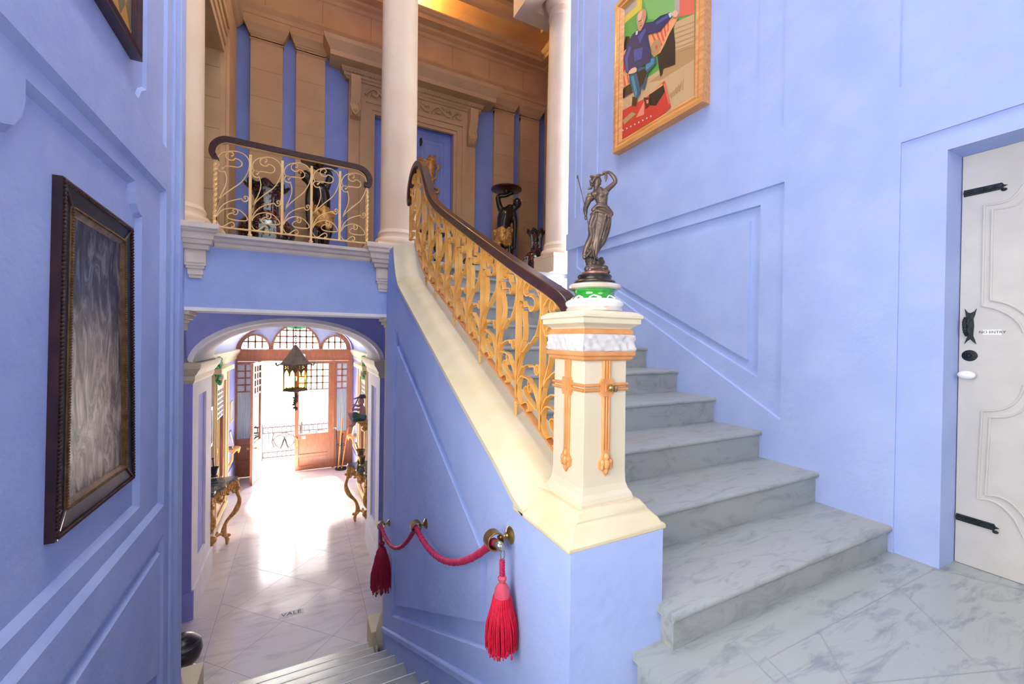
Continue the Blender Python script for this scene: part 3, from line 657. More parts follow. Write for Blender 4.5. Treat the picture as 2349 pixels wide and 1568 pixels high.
def vault(y0, y1, a0, c0, a1, c1, z0, z1, n=32):
    vs = []
    for y, a, c, z in ((y0, a0, c0, z0), (y1, a1, c1, z1)): vs += [(HC + a * math.cos(PI - PI * i / n), y, z + c * math.sin(PI * i / n)) for i in range(n + 1)]
    b.add(vs, [(i, i + 1, n + 2 + i, n + 1 + i) for i in range(n)])
vault(YA - .03, YA - .03, 1.205, .60, 1.27, .65, .76, .76); vault(YA - .03, YA, 1.27, .65, 1.275, .655, .76, .76)
vault(YA - .03, YA + .2, 1.205, .6, 1.19, .585, .76, .76); vault(YA + .2, YA + .26, 1.19, .585, 1.15, .55, .76, .76); vault(YA + .26, YA + .6, 1.15, .55, 1.14, .545, .76, .76); vault(YA + .6, YA + .62, 1.14, .545, 1.19, .6, .76, .76); vault(YA + .62, YA2, 1.19, .6, 1.19, .6, .76, .76)
vault(YA2, YA2, 1.19, .6, 1.50, .80, .76, .76)
struct(b.build('trim_23', smooth=True, sharp=40))
b = MB().use(PALEBLUE); vault(YA2, YD, 1.47, .82, 1.47, .80, .76, .76); struct(b.build('ceiling_vault', smooth=True))
hcor = [(-.03, .50), (.01, .50), (.02, .53), (.03, .54), (.03, .60), (.05, .62), (.07, .66), (.1, .70), (.11, .75), (.11, .78), (-.03, .79)]
def cor(path, nm, m): b = MB().use(m); b.sweep(path, hcor); struct(b.build(nm, smooth=True, sharp=25))
cor([(-1.45, YA - .02), (-1.29, YA - .02), (-1.29, YA2), (XHL, YA2), (XHL, YD - .05)], 'trim_24', CREAM)
cor([(XHR, YD - .05), (XHR, YA2), (1.12, YA2), (1.12, YA - .02), (1.28, YA - .02)], 'trim_25', CREAM)
b = MB().use(CREAM)                  # small capitals of the hidden half columns under the lintel
for cx in (-1.045, .93):
    for k, (w, z0, z1) in enumerate(((.10, 1.26, 1.29), (.125, 1.29, 1.33), (.145, 1.33, 1.368), (.09, 1.19, 1.26))): b.box(cx - w, cx + w, 4.75 - w, 4.75 + w, z0, z1)
struct(b.build('trim_26', bevel=.006))
for nm, x, sd in (('wall_hall_left', XHL, -1), ('wall_hall_right', XHR, 1)):
    b = MB().use(BLUE_HALL)
    fW = lambda u, v, d: V(x + sd * d, u, v)
    b.relief(fW, [(YA2, Z0), (YD + .1, Z0), (YD + .1, .8), (YA2, .8)], [], 0, thick=.3); b.box(min(x, x - sd * .02), max(x, x - sd * .02), 11.6, YD, Z0, Z0 + .5); struct(b.build(nm))
# ochre framed side doorways with white lattice windows and glazed panels
def side_door(x, sd, nm, y0, y1):
    t = thing('door', 'ochre framed doorway with white lattice pane on the %s hall wall' % ('left' if sd < 0 else 'right'), 'door', (x, (y0 + y1) / 2, Z0)); t['kind'] = 'structure'
    t.name = nm; ORIG[nm] = V(x, (y0 + y1) / 2, Z0)
    fW = lambda u, v, d: V(x - sd * d, u, v)
    b = MB().use(YELLOW); po = [(y0 - .24, Z0), (y0 - .24, .48), (y1 + .24, .48), (y1 + .24, Z0)]; pi = [(y0, Z0), (y0, .18), (y1, .18), (y1, Z0)]
    b.ring(po, pi, fW, .085, -.02); b.ring(offset(po, .07), offset(po, .12), fW, .115, .06); b.box(min(x, x - sd * .2), max(x, x - sd * .2), y0 - .3, y1 + .3, .40, .50); b.build('architrave', None, t, bevel=.008)
    b = MB().use(OAKDOOR); b.ring([(y0, Z0), (y0, .18), (y1, .18), (y1, Z0)], [(y0 + .1, Z0 + .75), (y0 + .1, .05), (y1 - .1, .05), (y1 - .1, Z0 + .75)], fW, .05, -.02); b.build('door_leaf', None, t)
    b = MB().use(MIRROR); b.prism([(y0 + .1, Z0 + .75), (y1 - .1, Z0 + .75), (y1 - .1, -.55), (y0 + .1, -.55)], fW, .02, .01); b.build('glass_panel', None, t)
    b = MB().use(PANEDARK); b.prism([(y0 + .1, -.55), (y1 - .1, -.55), (y1 - .1, .05), (y0 + .1, .05)], fW, .02, .01); b.build('pane', None, t)
    b = MB().use(PAPER); n = 4
    for k in range(n + 1):
        y = y0 + .1 + (y1 - y0 - .2) * k / n; b.prism([(y - .012, -.58), (y + .012, -.58), (y + .012, .06), (y - .012, .06)], fW, .045, .015)
    for k in range(7): z = -.57 + k * .1; b.prism([(y0 + .1, z - .012), (y1 - .1, z - .012), (y1 - .1, z + .012), (y0 + .1, z + .012)], fW, .045, .015)
    b.build('lattice', None, t)
    return t
side_door(XHL, -1, 'door_4', 9.85, 10.95); side_door(XHR, 1, 'door_5', 9.9, 11.0)

# ---- street door unit
t = thing('door', 'brown wooden street door unit with arched fanlight at the end of the hall', 'door', (HC, YD, Z0)); t.name = 'door_3'; ORIG['door_3'] = V(HC, YD, Z0); t['kind'] = 'structure'
fD = lambda u, v, d: V(u, YD + d, v)
def bars(b, x0, x1, z0, z1, nx, nz, w, clip=None, d=(-.02, .02)):
    for k in range(1, nx):
        x = x0 + (x1 - x0) * k / nx; top = z1 if clip is None else clip(x)
        if top > z0 + .03: b.box(x - w, x + w, YD + d[0], YD + d[1], z0, top)
    for k in range(1, nz):
        z = z0 + (z1 - z0) * k / nz; a, c = x0, x1
        if clip is not None:
            xs = [x0 + (x1 - x0) * i / 60 for i in range(61) if clip(x0 + (x1 - x0) * i / 60) > z]
            if not xs: continue
            a, c = xs[0], xs[-1]
        b.box(a, c, YD + d[0], YD + d[1], z - w, z + w)
FX0, FX1 = -1.57, 1.31
b = MB().use(OAKDOOR)                # transom, posts
b.box(FX0, FX1, YD - .05, YD + .06, .50, .74); b.box(FX0, FX1, YD - .07, YD + .07, .74, .79); b.box(FX0, FX1, YD - .06, YD + .06, .455, .50)
for x0, x1 in ((FX0 - .02, -1.52), (-1.06, -.98), (.80, .88), (1.25, FX1 + .05)): b.box(x0, x1, YD - .05, YD + .06, Z0, .5)
b.build('frame', None, t, bevel=.006)
# fanlight: a wide centre arch between two small ones under one segmental head
def arcf(cx, a, c): return lambda x: .80 + (c * math.sqrt(max(0, 1 - ((x - cx) / a) ** 2)) if abs(x - cx) < a else 0)
big = earc(HC - .04, .79, 1.43, .80, 32)
b = MB().use(OAKDOOR)
b.ring(big, earc(HC - .04, .79, 1.34, .73, 32), fD, -.05, .05)
arcs = ((-.13, .62, .71), (-1.12, .37, .41), (.86, .37, .41))
for cx, a, c in arcs: b.ring(earc(cx, .79, a, c, 26), earc(cx, .79, a - .055, c - .055, 26), fD, -.045, .045)
b.build('fanlight_frame', None, t)
b = MB().use(PALEBLUE); b.prism(earc(HC - .04, .79, 1.36, .75, 32), fD, .01, .03)
b2 = MB().use(PALEBLUE)
loops = [earc(HC - .04, .79, 1.36, .75, 32)] + [earc(cx, .795, a - .03, c - .03, 22) for cx, a, c in arcs]
fl = [V(u, v, 0) for l in loops for u, v in l]; b2.add([fD(q.x, q.y, .012) for q in fl], [tuple(q) for q in tessellate_polygon([[V(u, v, 0) for u, v in l] for l in loops])]); b2.build('spandrel', None, t)
b = MB().use(OAKDOOR)
for (cx, a, c), nx, nz in zip(arcs, (7, 4, 4), (4, 2, 2)): bars(b, cx - a + .05, cx + a - .05, .80, .80 + c - .03, nx, nz if nz > 2 else 2, .02, arcf(cx, a - .04, c - .04))
b.build('glazing_bars', None, t)
b = MB().use(GLASS)
for cx, a, c in arcs: b.prism(earc(cx, .795, a - .04, c - .04, 20), fD, -.004, .004)
b.build('pane', None, t)
b = MB().use(GREENLEAF); 
for k in range(24): b.ball((-.40 + .54 * random.random(), YD - .06, 1.47 - .10 * random.random()), (.06, .03, .035), 8)
b.build('green_festoon', None, t, smooth=True)
def leaf(nm, x0, x1, fT, glassmat, zglass, lat, panels):
    lf = MB().use(OAKDOOR)
    lf.relief(fT, [(x0, Z0 + .01), (x1, Z0 + .01), (x1, .45), (x0, .45)], [([(x0 + .1, zglass), (x1 - .1, zglass), (x1 - .1, .37), (x0 + .1, .37)], None)] + [([(x0 + .1, z0), (x1 - .1, z0), (x1 - .1, z1), (x0 + .1, z1)], .02, .015) for z0, z1 in panels], -.03, thick=.06)
    o = lf.build(nm, None, t)
    q = MB().use(glassmat); q.prism([(x0 + .1, zglass), (x1 - .1, zglass), (x1 - .1, .37), (x0 + .1, .37)], fT, -.004, .004); q.build('pane', None, o)
    q = MB().use(OAKDOOR); n, rows = lat
    for k in range(1, n): x = x0 + .1 + (x1 - x0 - .2) * k / n; q.prism([(x - .018, -.36), (x + .018, -.36), (x + .018, .37), (x - .018, .37)], fT, -.02, .02)
    for k in range(rows): z = -.36 + k * .185; q.prism([(x0 + .1, z - .018), (x1 - .1, z - .018), (x1 - .1, z + .018), (x0 + .1, z + .018)], fT, -.02, .02)
    q.build('glazing_bars', None, o)
    return o
lo = [(Z0 + .12, Z0 + .38), (Z0 + .46, Z0 + .88)]
leaf('door_leaf', -.157, .80, fD, GLASS, -1.62, (5, 4), lo)
for x0, x1 in ((-1.62, -1.06), (.83, 1.30)):
    o = leaf('side_panel', x0, x1, fD, FROST, -1.62, (2, 4), lo)
    q = MB().use(CURTAIN)            # pleated half curtain behind the side panes
    n = 30; vs = []
    for i in range(n + 1): xx = x0 + .1 + (x1 - x0 - .2) * i / n; dd = -.022 + .011 * math.sin(i * PI / 1.5); vs += [fD(xx, -1.62, dd), fD(xx, -.37, dd)]
    q.add(vs, [(2 * i, 2 * i + 1, 2 * i + 3, 2 * i + 2) for i in range(n)]); q.build('pleated_curtain', None, o, smooth=True)
hx, hy = -.98, YD; dv = Vector((-.155, -.985))
fO = lambda u, v, d: V(hx + dv.x * u - dv.y * d * 1.0, hy + dv.y * u + dv.x * d, v)
o = leaf('door_leaf', .0, .87, fO, GLASS, -1.62, (3, 5), lo); o['label'] = 'inward opened left leaf'
q = MB().use(BRASS)
for f_, u in ((fD, -.10), (fO, .80)):
    for sg in (-1, 1): q.tube([f_(u, -1.72, 0), f_(u, -1.72, sg * .07)], .012, 8); q.ball(f_(u, -1.72, sg * .09), .03, 10)
    q.prism([(u - .02, -1.95), (u + .02, -1.95), (u + .02, -1.78), (u - .02, -1.78)], f_, -.035, .035)
q.build('door_knob', None, t, smooth=True)
b = MB().use(PAPER); b.box(.02, .12, YD - .04, YD - .03, -1.76, -1.68); b.build('paper_notice', None, t)
b = MB().use(BLUE_HALL); b.box(-2.2, FX0 - .02, YD - .02, YD + .35, Z0, 1.9); b.box(FX1 + .04, 2.1, YD - .02, YD + .35, Z0, 1.9)
b.ring([(-2.2, .5), (-2.2, 2.2)] + [(HC + 2.2 * math.cos(PI - PI * i / 28), 2.3) for i in range(29)] + [(2.1, 2.2), (2.1, .5)], [(HC - 1.45, .79), (HC - 1.45, .79)] + earc(HC - .02, .79, 1.43, .80, 28) + [(HC + 1.45, .79), (HC + 1.45, .79)], lambda u, v, d: V(u, YD + d, v), .0, .35)
struct(b.build('wall_street'))
# ---- outside
b = MB().use(PAVE); b.box(-9, 9, YD + .05, 15.0, Z0 - .25, Z0 - .06); b.box(-1.5, 1.4, YD + .07, 14.45, Z0 - .06, Z0 - .01); struct(b.build('floor_street'))
def part_bar(b, *a): b.box(*a)
g = thing('iron_gate', 'low black wrought iron gate with scrolls outside the open street door', 'gate', (-.5, 14.6, Z0 - .06))
for x in (-1.95, -1.06, .02, 1.1, 2.0): b = MB().use(BLACKIRON); b.box(x - .03, x + .03, 14.57, 14.63, Z0 - .06, -1.58); b.ball((x, 14.6, -1.56), .028, 8); b.build('post', None, g)
b = MB().use(BLACKIRON)
for z in (-1.66, -1.83, -2.42, -2.58): b.box(-1.95, 2.0, 14.59, 14.61, z - .022, z + .022)
b.build('rail', None, g); b = MB().use(BLACKIRON)
for k in range(32): 
    x = -1.9 + k * .125; b.tube([(x, 14.6, -1.64), (x, 14.6, -1.83)], .015, 5); b.tube([(x + .05, 14.6, -1.66), (x + .05, 14.6, -1.61)], .017, 5)
    b.tube([(x, 14.6, -2.42), (x, 14.6, -2.58)], .015, 5)
for cx in (-1.5, -.45, .55, 1.55):
    for sg in (-1, 1):
        b.tube([(cx + sg * p[0], 14.6, p[1]) for p in ((.02, -2.05), (.06, -2.25), (.14, -2.32), (.25, -2.2), (.3, -2.05), (.22, -1.95), (.1, -1.92), (.02, -1.98), (-.05, -2.15), (-.1, -2.35))], .024, 6)
        b.tube([(cx + sg * .3, 14.6, -1.85), (cx + sg * .34, 14.6, -2.1), (cx + sg * .28, 14.6, -2.3)], .024, 6); b.tube([(cx + sg * .43, 14.6, -1.83), (cx + sg * .43, 14.6, -2.42)], .015, 5)
    b.tube([(cx - .25, 14.6, -1.9), (cx, 14.6, -1.86), (cx + .25, 14.6, -1.9)], .016, 6)
b.build('scrollwork', None, g)
h = thing('street_house', 'sunlit pale house with a railed balcony across the street', 'building', (3.0, 26, -6))
b = MB().use(HOUSE); b.box(1.6, 6.5, 26, 30, -6, 2.2); b.build('wall', None, h)
b = MB().use(col('#E2A890') and OAKDOOR); b.box(2.2, 2.8, 25.95, 26, -4.5, -2.9); b.build('shutter', None, h)
b = MB().use(BLACKIRON)
for k in range(16): b.box(1.0 + k * .12, 1.02 + k * .12, 24.9, 24.92, -4.3, -3.4)
for z in (-4.3, -3.4): b.box(1.0, 2.9, 24.9, 24.93, z, z + .03)
b.build('balcony_railing', None, h); b = MB().use(HOUSE); b.box(1.0, 2.9, 24.8, 26, -4.45, -4.3); b.build('balcony_slab', None, h)
# ================================================================== newel post
NX, NY = 1.033, 1.335
t = thing('newel_post', 'cream square newel post with gold bands and white frieze beside the marble steps', 'newel post', (NX, NY, .50))
def sq(b, prof): b.sweep([(NX - .001, NY - .001), (NX - .001, NY + .001), (NX + .001, NY + .001), (NX + .001, NY - .001)], [(o - .001, z) for o, z in prof], closed=True)
b = MB().use(CREAMLT); sq(b, [(.0, .49), (.125, .49), (.127, .545), (.122, .56), (.113, .575), (.106, .60), (.104, .64), (.1025, 1.09), (.0, 1.09)]); b.build('pedestal', None, t, bevel=.004)
b = MB().use(COPPERP); sq(b, [(.0, 1.073), (.112, 1.073), (.12, 1.08), (.12, 1.088), (.128, 1.093), (.128, 1.108), (.0, 1.108)]); sq(b, [(.0, 1.172), (.116, 1.172), (.121, 1.176), (.121, 1.19), (.112, 1.194), (.0, 1.194)]); b.build('gold_band', None, t, bevel=.003)
b = MB().use(FRIEZE)              # white frieze of crumpled leaves
n = 84
for i in range(4):
    for u in range(26):
        for w in range(8):
            pass
N_, M_ = 30, 12
for k in range(4):
    a = k * PI / 2; vs = []
    for j in range(M_ + 1):
        for i in range(N_ + 1):
            u = -1 + 2 * i / N_; z = 1.106 + .068 * j / M_; e = .120
            q = V(u * 5.1 + k * 7, z * 62, 3.1); dsp = .006 * noise.noise(q) + .004 * noise.noise(q * 2.3) + .004 * abs(math.sin(u * 9 + (z - 1.14) * 60)) if 0 < j < M_ else -.004
            r = e + max(-.006, dsp); x, y = u * (r), -r
            vs.append((NX + x * math.cos(a) - y * math.sin(a), NY + x * math.sin(a) + y * math.cos(a), z))
    b.add(vs, [(j * (N_ + 1) + i, j * (N_ + 1) + i + 1, (j + 1) * (N_ + 1) + i + 1, (j + 1) * (N_ + 1) + i) for j in range(M_) for i in range(N_)])
b.build('leaf_frieze', None, t, smooth=True, sharp=70)
b = MB().use(CREAMLT); sq(b, [(.0, 1.192), (.112, 1.192), (.118, 1.2), (.128, 1.207), (.141, 1.214), (.141, 1.232), (.148, 1.236), (.146, 1.248), (.13, 1.258), (.118, 1.262), (.0, 1.262)]); b.build('cap', None, t, bevel=.003)
def face_orn(k):
    a = k * PI / 2
    R = lambda u, v, d: V(NX + u * math.cos(a) - (-.1028 - d) * math.sin(a), NY + u * math.sin(a) + (-.1028 - d) * math.cos(a), v)
    b = MB().use(COPPERP)
    for dx in (-.0125, 0, .0125): b.tube([R(dx, .725, .002), R(dx, 1.08, .002)], .0062, 8)
    for dz in (-.009, .009): b.tube([R(-.1035, .972 + dz, .002), R(.1035, .972 + dz, .002)], .0066, 8)
    for w, h, d in ((.024, .034, .011), (.031, .024, .009)): b.prism([(-w, .972 - h), (w, .972 - h), (w, .972 + h), (-w, .972 + h)], R, -.002, d)
    b.prism([(-.011, .957), (.011, .957), (.011, .987), (-.011, .987)], R, -.002, .015)
    b.build('gold_cross_band', None, t, smooth=True, sharp=40)
    b = MB().use(COPPERP)           # tulip drop
    b.prism([(-.012, .735), (.012, .735), (.02, .705), (.033, .692), (.03, .665), (.012, .655), (.0, .635), (-.012, .655), (-.03, .665), (-.033, .692), (-.02, .705)], R, -.003, .008)
    for dx, dz, rr in ((0, .682, .015), (-.018, .687, .010), (.018, .687, .010), (0, .708, .012), (0, .655, .009), (-.02, .67, .008), (.02, .67, .008)):
        b.ball(R(dx, dz, .007), (rr, rr, rr * 1.45), 10)
    b.build('gold_tulip', None, t, smooth=True)
for k in range(4): face_orn(k)
b = MB().use(BRASS); b.ball((NX + .003, NY - .128, .972), .0135, 14); b.tube([(NX + .003, NY - .10, .972), (NX + .003, NY - .125, .972)], .006, 8); b.build('knob', None, t, smooth=True)
b = MB().use(BRASS); b.ball((NX + .028, NY - .124, .968), (.009, .009, .014), 12); b.build('knob', None, t, smooth=True)

# ---- porcelain stand
SX, SY, SZ = 1.052, 1.335, 1.262
t = thing('porcelain_stand', 'round green and white porcelain stand on top of the newel post', 'stand', (SX, SY, SZ))
b = MB().use(GOLDCER); b.lathe([(.0, .0), (.108, .0), (.113, .004), (.113, .012), (.108, .018), (.108, .024), (0, .024)], (SX, SY, SZ), 48); b.build('gilt_foot', None, t, smooth=True)
b = MB().use(WHITECER); b.lathe([(0, .02), (.108, .02), (.115, .028), (.116, .038), (.108, .047), (.094, .052), (0, .052)], (SX, SY, SZ), 48)
for k in range(8):
    a = k * PI / 4 + .2; b.tube(spline([(SX + (.094 - (q[1] - .05) * .95) * math.cos(a + q[0]), SY + (.094 - (q[1] - .05) * .95) * math.sin(a + q[0]), SZ + q[1]) for q in ((-.3, .052), (-.12, .062), (.08, .058), (.2, .053), (.12, .05), (.06, .055))], 4), .0032, 6)
b.build('white_ring', None, t, smooth=True)
b = MB().use(GREENCER); b.lathe([(0, .05), (.092, .05), (.083, .058), (.079, .068), (.079, .076), (.083, .085), (.092, .092), (0, .093)], (SX, SY, SZ), 48); b.build('green_neck', None, t, smooth=True)
b = MB().use(GOLDCER); b.lathe([(0, .09), (.094, .09), (.103, .094), (.106, .101), (.103, .108), (.095, .112), (.08, .115), (0, .115)], (SX, SY, SZ), 48); b.build('gilt_rim', None, t, smooth=True)

# ---- bronze statue (figure space: s to the right, h up, t towards the stairs' foot)
def figspace(c, right, k, ox, oy):
    r = Vector(right).normalized(); f = V(r.y, -r.x)
    return lambda x, y, d=0: V(c[0], c[1], c[2]) + V(r.x, r.y, 0) * (x - ox) * k + V(f.x, f.y, 0) * d * k + V(0, 0, 1) * (oy - y) * k
def figure(name, m, parent, F, tubes, balls, voxel, extra=None):
    b = MB().use(m)
    for pts, rr in tubes:
        P = spline([F(*p) for p in pts], 4) if len(pts) > 2 else [F(*p) for p in pts]
        R = [x.x for x in spline([V(r, 0, 0) for r in rr], 4)] if len(pts) > 2 else rr
        k = (F(1, 0) - F(0, 0)).length; b.tube(P, [max(.3, x) * k for x in R], 12)
        for p, r in ((P[0], R[0]), (P[-1], R[-1])): b.ball(p, r * k, 10)
    k = (F(1, 0) - F(0, 0)).length; ex = (F(1, 0) - F(0, 0)).normalized(); ey = V(0, 0, 1); ez = ex.cross(ey) * -1
    for c, r in balls:
        rot = Matrix((ex, ez, ey)).transposed(); b.ball(F(*c), (r[0] * k, r[2] * k, r[1] * k), 18, rot)
    if extra: extra(b)
    return b.build(name, m, parent, remesh=voxel)
t = thing('bronze_statue', 'dark bronze statue of a draped woman with a raised arm holding a long spear', 'statue', (SX, SY, SZ + .115))
F = figspace((SX, SY, SZ + .115), (.79, -.613), .0003, 395, 1545)
b = MB().use(BRONZE_D); b.lathe([(0, .0), (.08, .0), (.083, .006), (.078, .012), (.066, .016), (.066, .024), (.069, .028), (.066, .034), (.055, .038), (0, .038)], (SX, SY, SZ + .115), 44); b.build('base', None, t, smooth=True)
b = MB().use(BRONZE_R); b.lathe([(0, .036), (.054, .036), (.0545, .046), (0, .047)], (SX + .004, SY, SZ + .115), 40); b.build('collar', None, t, smooth=True)
rock = [((415, 1400), (172, 40, 150)), ((400, 1340), (150, 70, 130)), ((390, 1270), (120, 70, 110)), ((470, 1250), (60, 45, 70)), ((480, 1205), (32, 25, 30)), ((330, 1230), (70, 50, 70)), ((385, 1275, 110), (30, 35, 25)), ((300, 1350, 80), (40, 50, 40)), ((520, 1340, 60), (50, 40, 50)), ((560, 1390, 40), (40, 30, 50))]
figure('rock', BRONZE, t, F, [], rock, .0026)
tub = [([(398, 215), (400, 290)], [36, 40]),
       ([(440, 300), (465, 380), (478, 470), (478, 560)], [62, 90, 72, 92]),
       ([(320, 350), (300, 420, 20), (262, 525, 30), (262, 580, 45), (266, 625, 55)], [46, 42, 33, 28, 20]),
       ([(525, 300), (580, 255, 10), (645, 195, 25), (620, 125, 30), (560, 70, 40), (515, 72, 45)], [42, 36, 30, 28, 21, 20]),
       ([(455, 880, 55), (425, 1010, 60), (412, 1120, 62), (405, 1185, 62)], [44, 36, 24, 20]), ([(402, 1190, 60), (425, 1222, 95), (445, 1235, 115)], [20, 18, 12]),
       ([(480, 575), (470, 690), (450, 800), (430, 920), (400, 1040), (350, 1150)], [108, 112, 112, 100, 82, 62]),
       ([(555, 620, 30), (550, 760, 20), (530, 880, 20), (490, 1000, 20), (462, 1060, 20)], [50, 52, 45, 35, 16]),
       ([(370, 640, 60), (330, 780, 40), (350, 900, 40), (290, 1040, 30), (262, 1130, 20), (255, 1180, 20)], [40, 36, 48, 42, 36, 18]),
       ([(360, 560, 50), (430, 520, 85), (520, 545, 85), (590, 625, 50)], [28, 34, 38, 40]), ([(330, 620, 50), (400, 590, 90), (480, 610, 100), (580, 660, 70)], [14, 20, 22, 26]),
       ([(310, 1110, 40), (350, 1100, 60), (300, 1165, 60), (280, 1190, 60)], [20, 16, 18, 10])]
bal = [((468, 372, 62), (46, 44, 40)), ((528, 346, 52), (36, 40, 38)), ((430, 330), (100, 56, 56)), ((266, 665, 60), (20, 34, 18)), ((500, 74, 48), (24, 20, 20)), ((524, 130, 45), (20, 46, 18)), ((522, 180, 45), (10, 20, 10)), ((470, 92, 30), (34, 12, 14)), ((318, 395, 18), (60, 46, 54)), ((262, 1185, 30), (34, 34, 26))]
for k in range(7):
    x = 335 + k * 35; tub.append(([(x + 60, 640, 104 - abs(k - 4) * 10), (x + 40 - k * 3, 800, 108 - abs(k - 4) * 10), (x + 5 - k * 5, 980, 92 - abs(k - 4) * 12)], [5, 8, 5]))
figure('figure', BRONZE, t, F, tub, bal, .0022)
figure('head', BRONZE, t, F, [([(398, 240), (412, 200, 5)], [36, 40])], [((410, 155), (52, 66, 54)), ((440, 168, 8), (24, 52, 34)), ((463, 165, 10), (9, 14, 8)), ((448, 205, 8), (15, 18, 20)), ((455, 140, 10), (8, 8, 16)), ((455, 192, 10), (8, 7, 12))], .0019)
hair = [((385, 140), (62, 62, 62)), ((345, 95), (36, 22, 28)), ((365, 105), (30, 28, 36)), ((330, 160), (24, 28, 30)), ((350, 200), (38, 34, 40)), ((320, 250), (32, 18, 18)), ((300, 258), (14, 16, 14)), ((425, 95, 20), (40, 18, 36)), ((460, 88, 20), (16, 12, 20))]
figure('hair', BRONZE, t, F, [([(440, 110, 40), (390, 130, 58), (345, 190, 45)], [16, 18, 14])], hair, .0018)
b = MB().use(BRONZE); b.tube([F(150, 90, 10), F(255, 520, 60), F(395, 1240, 90)], .0018, 8); b.ball(F(148, 92, 10), (.003, .003, .008), 8); b.build('spear', None, t, smooth=True)
b = MB().use(STEEL); b.ball(F(335, 1378, 168), .0042, 10); b.build('boss', None, t, smooth=True)

# ================================================================== wrought iron railings
def cc(*q): return [((x - 720) / 286, ((885 + (x - 720) * .115) - y) / ((885 + (x - 720) * .115) - (172 + (x - 720) * .19))) for x, y in q]
SCROLLS = [cc((726, 790), (735, 700), (770, 620), (850, 545), (930, 480), (983, 390), (998, 300), (975, 240), (920, 200), (850, 190), (780, 207), (742, 252), (742, 300), (775, 325), (850, 331), (900, 341), (932, 325), (935, 295), (912, 270), (880, 258), (866, 273), (835, 272), (806, 247), (808, 215), (833, 198), (858, 205), (866, 225), (853, 236)),
           cc((726, 790), (750, 650), (795, 540), (813, 460), (802, 395), (796, 378), (785, 386), (755, 376), (739, 347), (755, 321), (785, 323), (796, 340), (780, 351)),
           cc((726, 800), (770, 710), (830, 660), (900, 638), (935, 632), (944, 648), (965, 658), (988, 641), (986, 616), (968, 607), (955, 618), (965, 629)),
           cc((734, 850), (741, 790), (780, 741), (850, 721), (920, 740), (968, 785), (985, 818), (972, 836), (900, 834), (840, 820), (820, 795), (840, 770), (865, 766), (873, 778), (895, 777), (907, 755), (894, 733), (871, 732), (864, 747), (874, 755)),
           cc((735, 800), (738, 850), (760, 884), (790, 890), (830, 862), (860, 850), (878, 870), (874, 890), (860, 893))]
def scroll_bay(P, up, w, th, parent, name='scrollwork', m=GOLDP, which=range(5)):
    b = MB().use(m)
    for k in which:
        c = spline([V(u, v, 0) for u, v in SCROLLS[k]], 4); n = len(c)
        b.tube([P(q.x, q.y) for q in c], [1.0] * (n - 1) + [.8], flat=(w, th), up=up)
        e = P(c[-1].x, c[-1].y); b.tube([e - Vector(up) * w * .5, e + Vector(up) * w * .5], th * 1.1, 8)
    return b.build(name, None, parent)
# stair railing
RX_ = 1.0
rt = thing('stair_railing', 'gold scrolled iron stair railing with dark wooden handrail climbing the coping', 'railing', (RX_, 1.5, .55))
zb = lambda y: .67 + .488 * (y - 1.527) + (max(0, y - 3.66) ** 1.6) * .75
hp = [(1.408, 1.262), (1.425, 1.31), (1.47, 1.352), (1.56, 1.40), (1.85, 1.532), (2.435, 1.815), (3.10, 2.145), (3.40, 2.31), (3.58, 2.455), (3.70, 2.61), (3.80, 2.745), (3.93, 2.845), (4.08, 2.878), (4.22, 2.845), (4.32, 2.75), (4.35, 2.63), (4.31, 2.56)]
hpath = spline([V(RX_, y, z - .03) for y, z in hp], 6)
def ztop(y):
    best = min((p for p in hpath if p.y < 4.1), key=lambda p: abs(p.y - y)); return best.z - .035
b = MB().use(MAHOG); b.tube(hpath, [.6] + [1] * (len(hpath) - 2) + [.85], flat=(.07, .055), up=(1, 0, 0)); b.build('handrail', None, rt, smooth=True, sharp=60, bevel=.018)
b = MB().use(GOLDP); lowp = [V(RX_, y, p.z - .038) for p in hpath for y in [p.y] if y < 4.0]; b.tube(lowp, 1, flat=(.03, .008), up=(1, 0, 0)); b.build('top_bar', None, rt, smooth=True)
ys = [1.40 + .2425 * k for k in range(10)] + [3.80]
b = MB().use(COPPERP); b.tube([V(RX_, y, zb(y)) for y in [1.42 + .04 * k for k in range(68)]], 1, flat=(.034, .012), up=(1, 0, 0)); b.tube([V(RX_, 4.10, zb(4.10)), V(RX_, 4.33, 2.175)], 1, flat=(.034, .012), up=(1, 0, 0)); b.build('bottom_rail', None, rt, smooth=True)
for i, y in enumerate(ys):
    if i: b = MB().use(GOLDP); b.box(RX_ - .016, RX_ + .016, y - .006, y + .006, zb(y) - .01, ztop(y)); b.build('post', None, rt)
    y2 = ys[i + 1] if i + 1 < len(ys) else 4.03
    P = lambda u, v, a=y2, c=y: V(RX_, a + (c - a) * u, zb(a + (c - a) * u) + .006 + v * (ztop(a + (c - a) * u) - zb(a + (c - a) * u) - .006))
    scroll_bay(P, (1, 0, 0), .028, .0065, rt)
b = MB().use(GOLDP); P = lambda u, v: V(RX_, 4.32 - .27 * u, 2.18 + v * .60); scroll_bay(P, (1, 0, 0), .026, .006, rt)
def twisted(p0, p1, r, m, parent):
    b = MB().use(m); L_ = (p1 - p0).length; n = 46; k0 = len(b.v)
    b.tube([p0 + (p1 - p0) * i / n for i in range(n + 1)], 1, flat=(r * 2, r * 2), up=(1, .001, 0))
    vs = b.v[:4 * (n + 1)]; ax = (p1 - p0).normalized()
    for i in range(n + 1):
        f = i / n; a = 0 if f < .12 or f > .95 else (f - .12) * 22; c = p0 + (p1 - p0) * f; R_ = Matrix.Rotation(a, 3, ax)
        for q in range(4): b.v[i * 4 + q] = c + R_ @ (b.v[i * 4 + q] - c)
    return b.build('twisted_post', None, parent)
twisted(V(RX_, 4.32, 2.16), V(RX_, 4.32, 2.56), .012, GOLDP, rt)
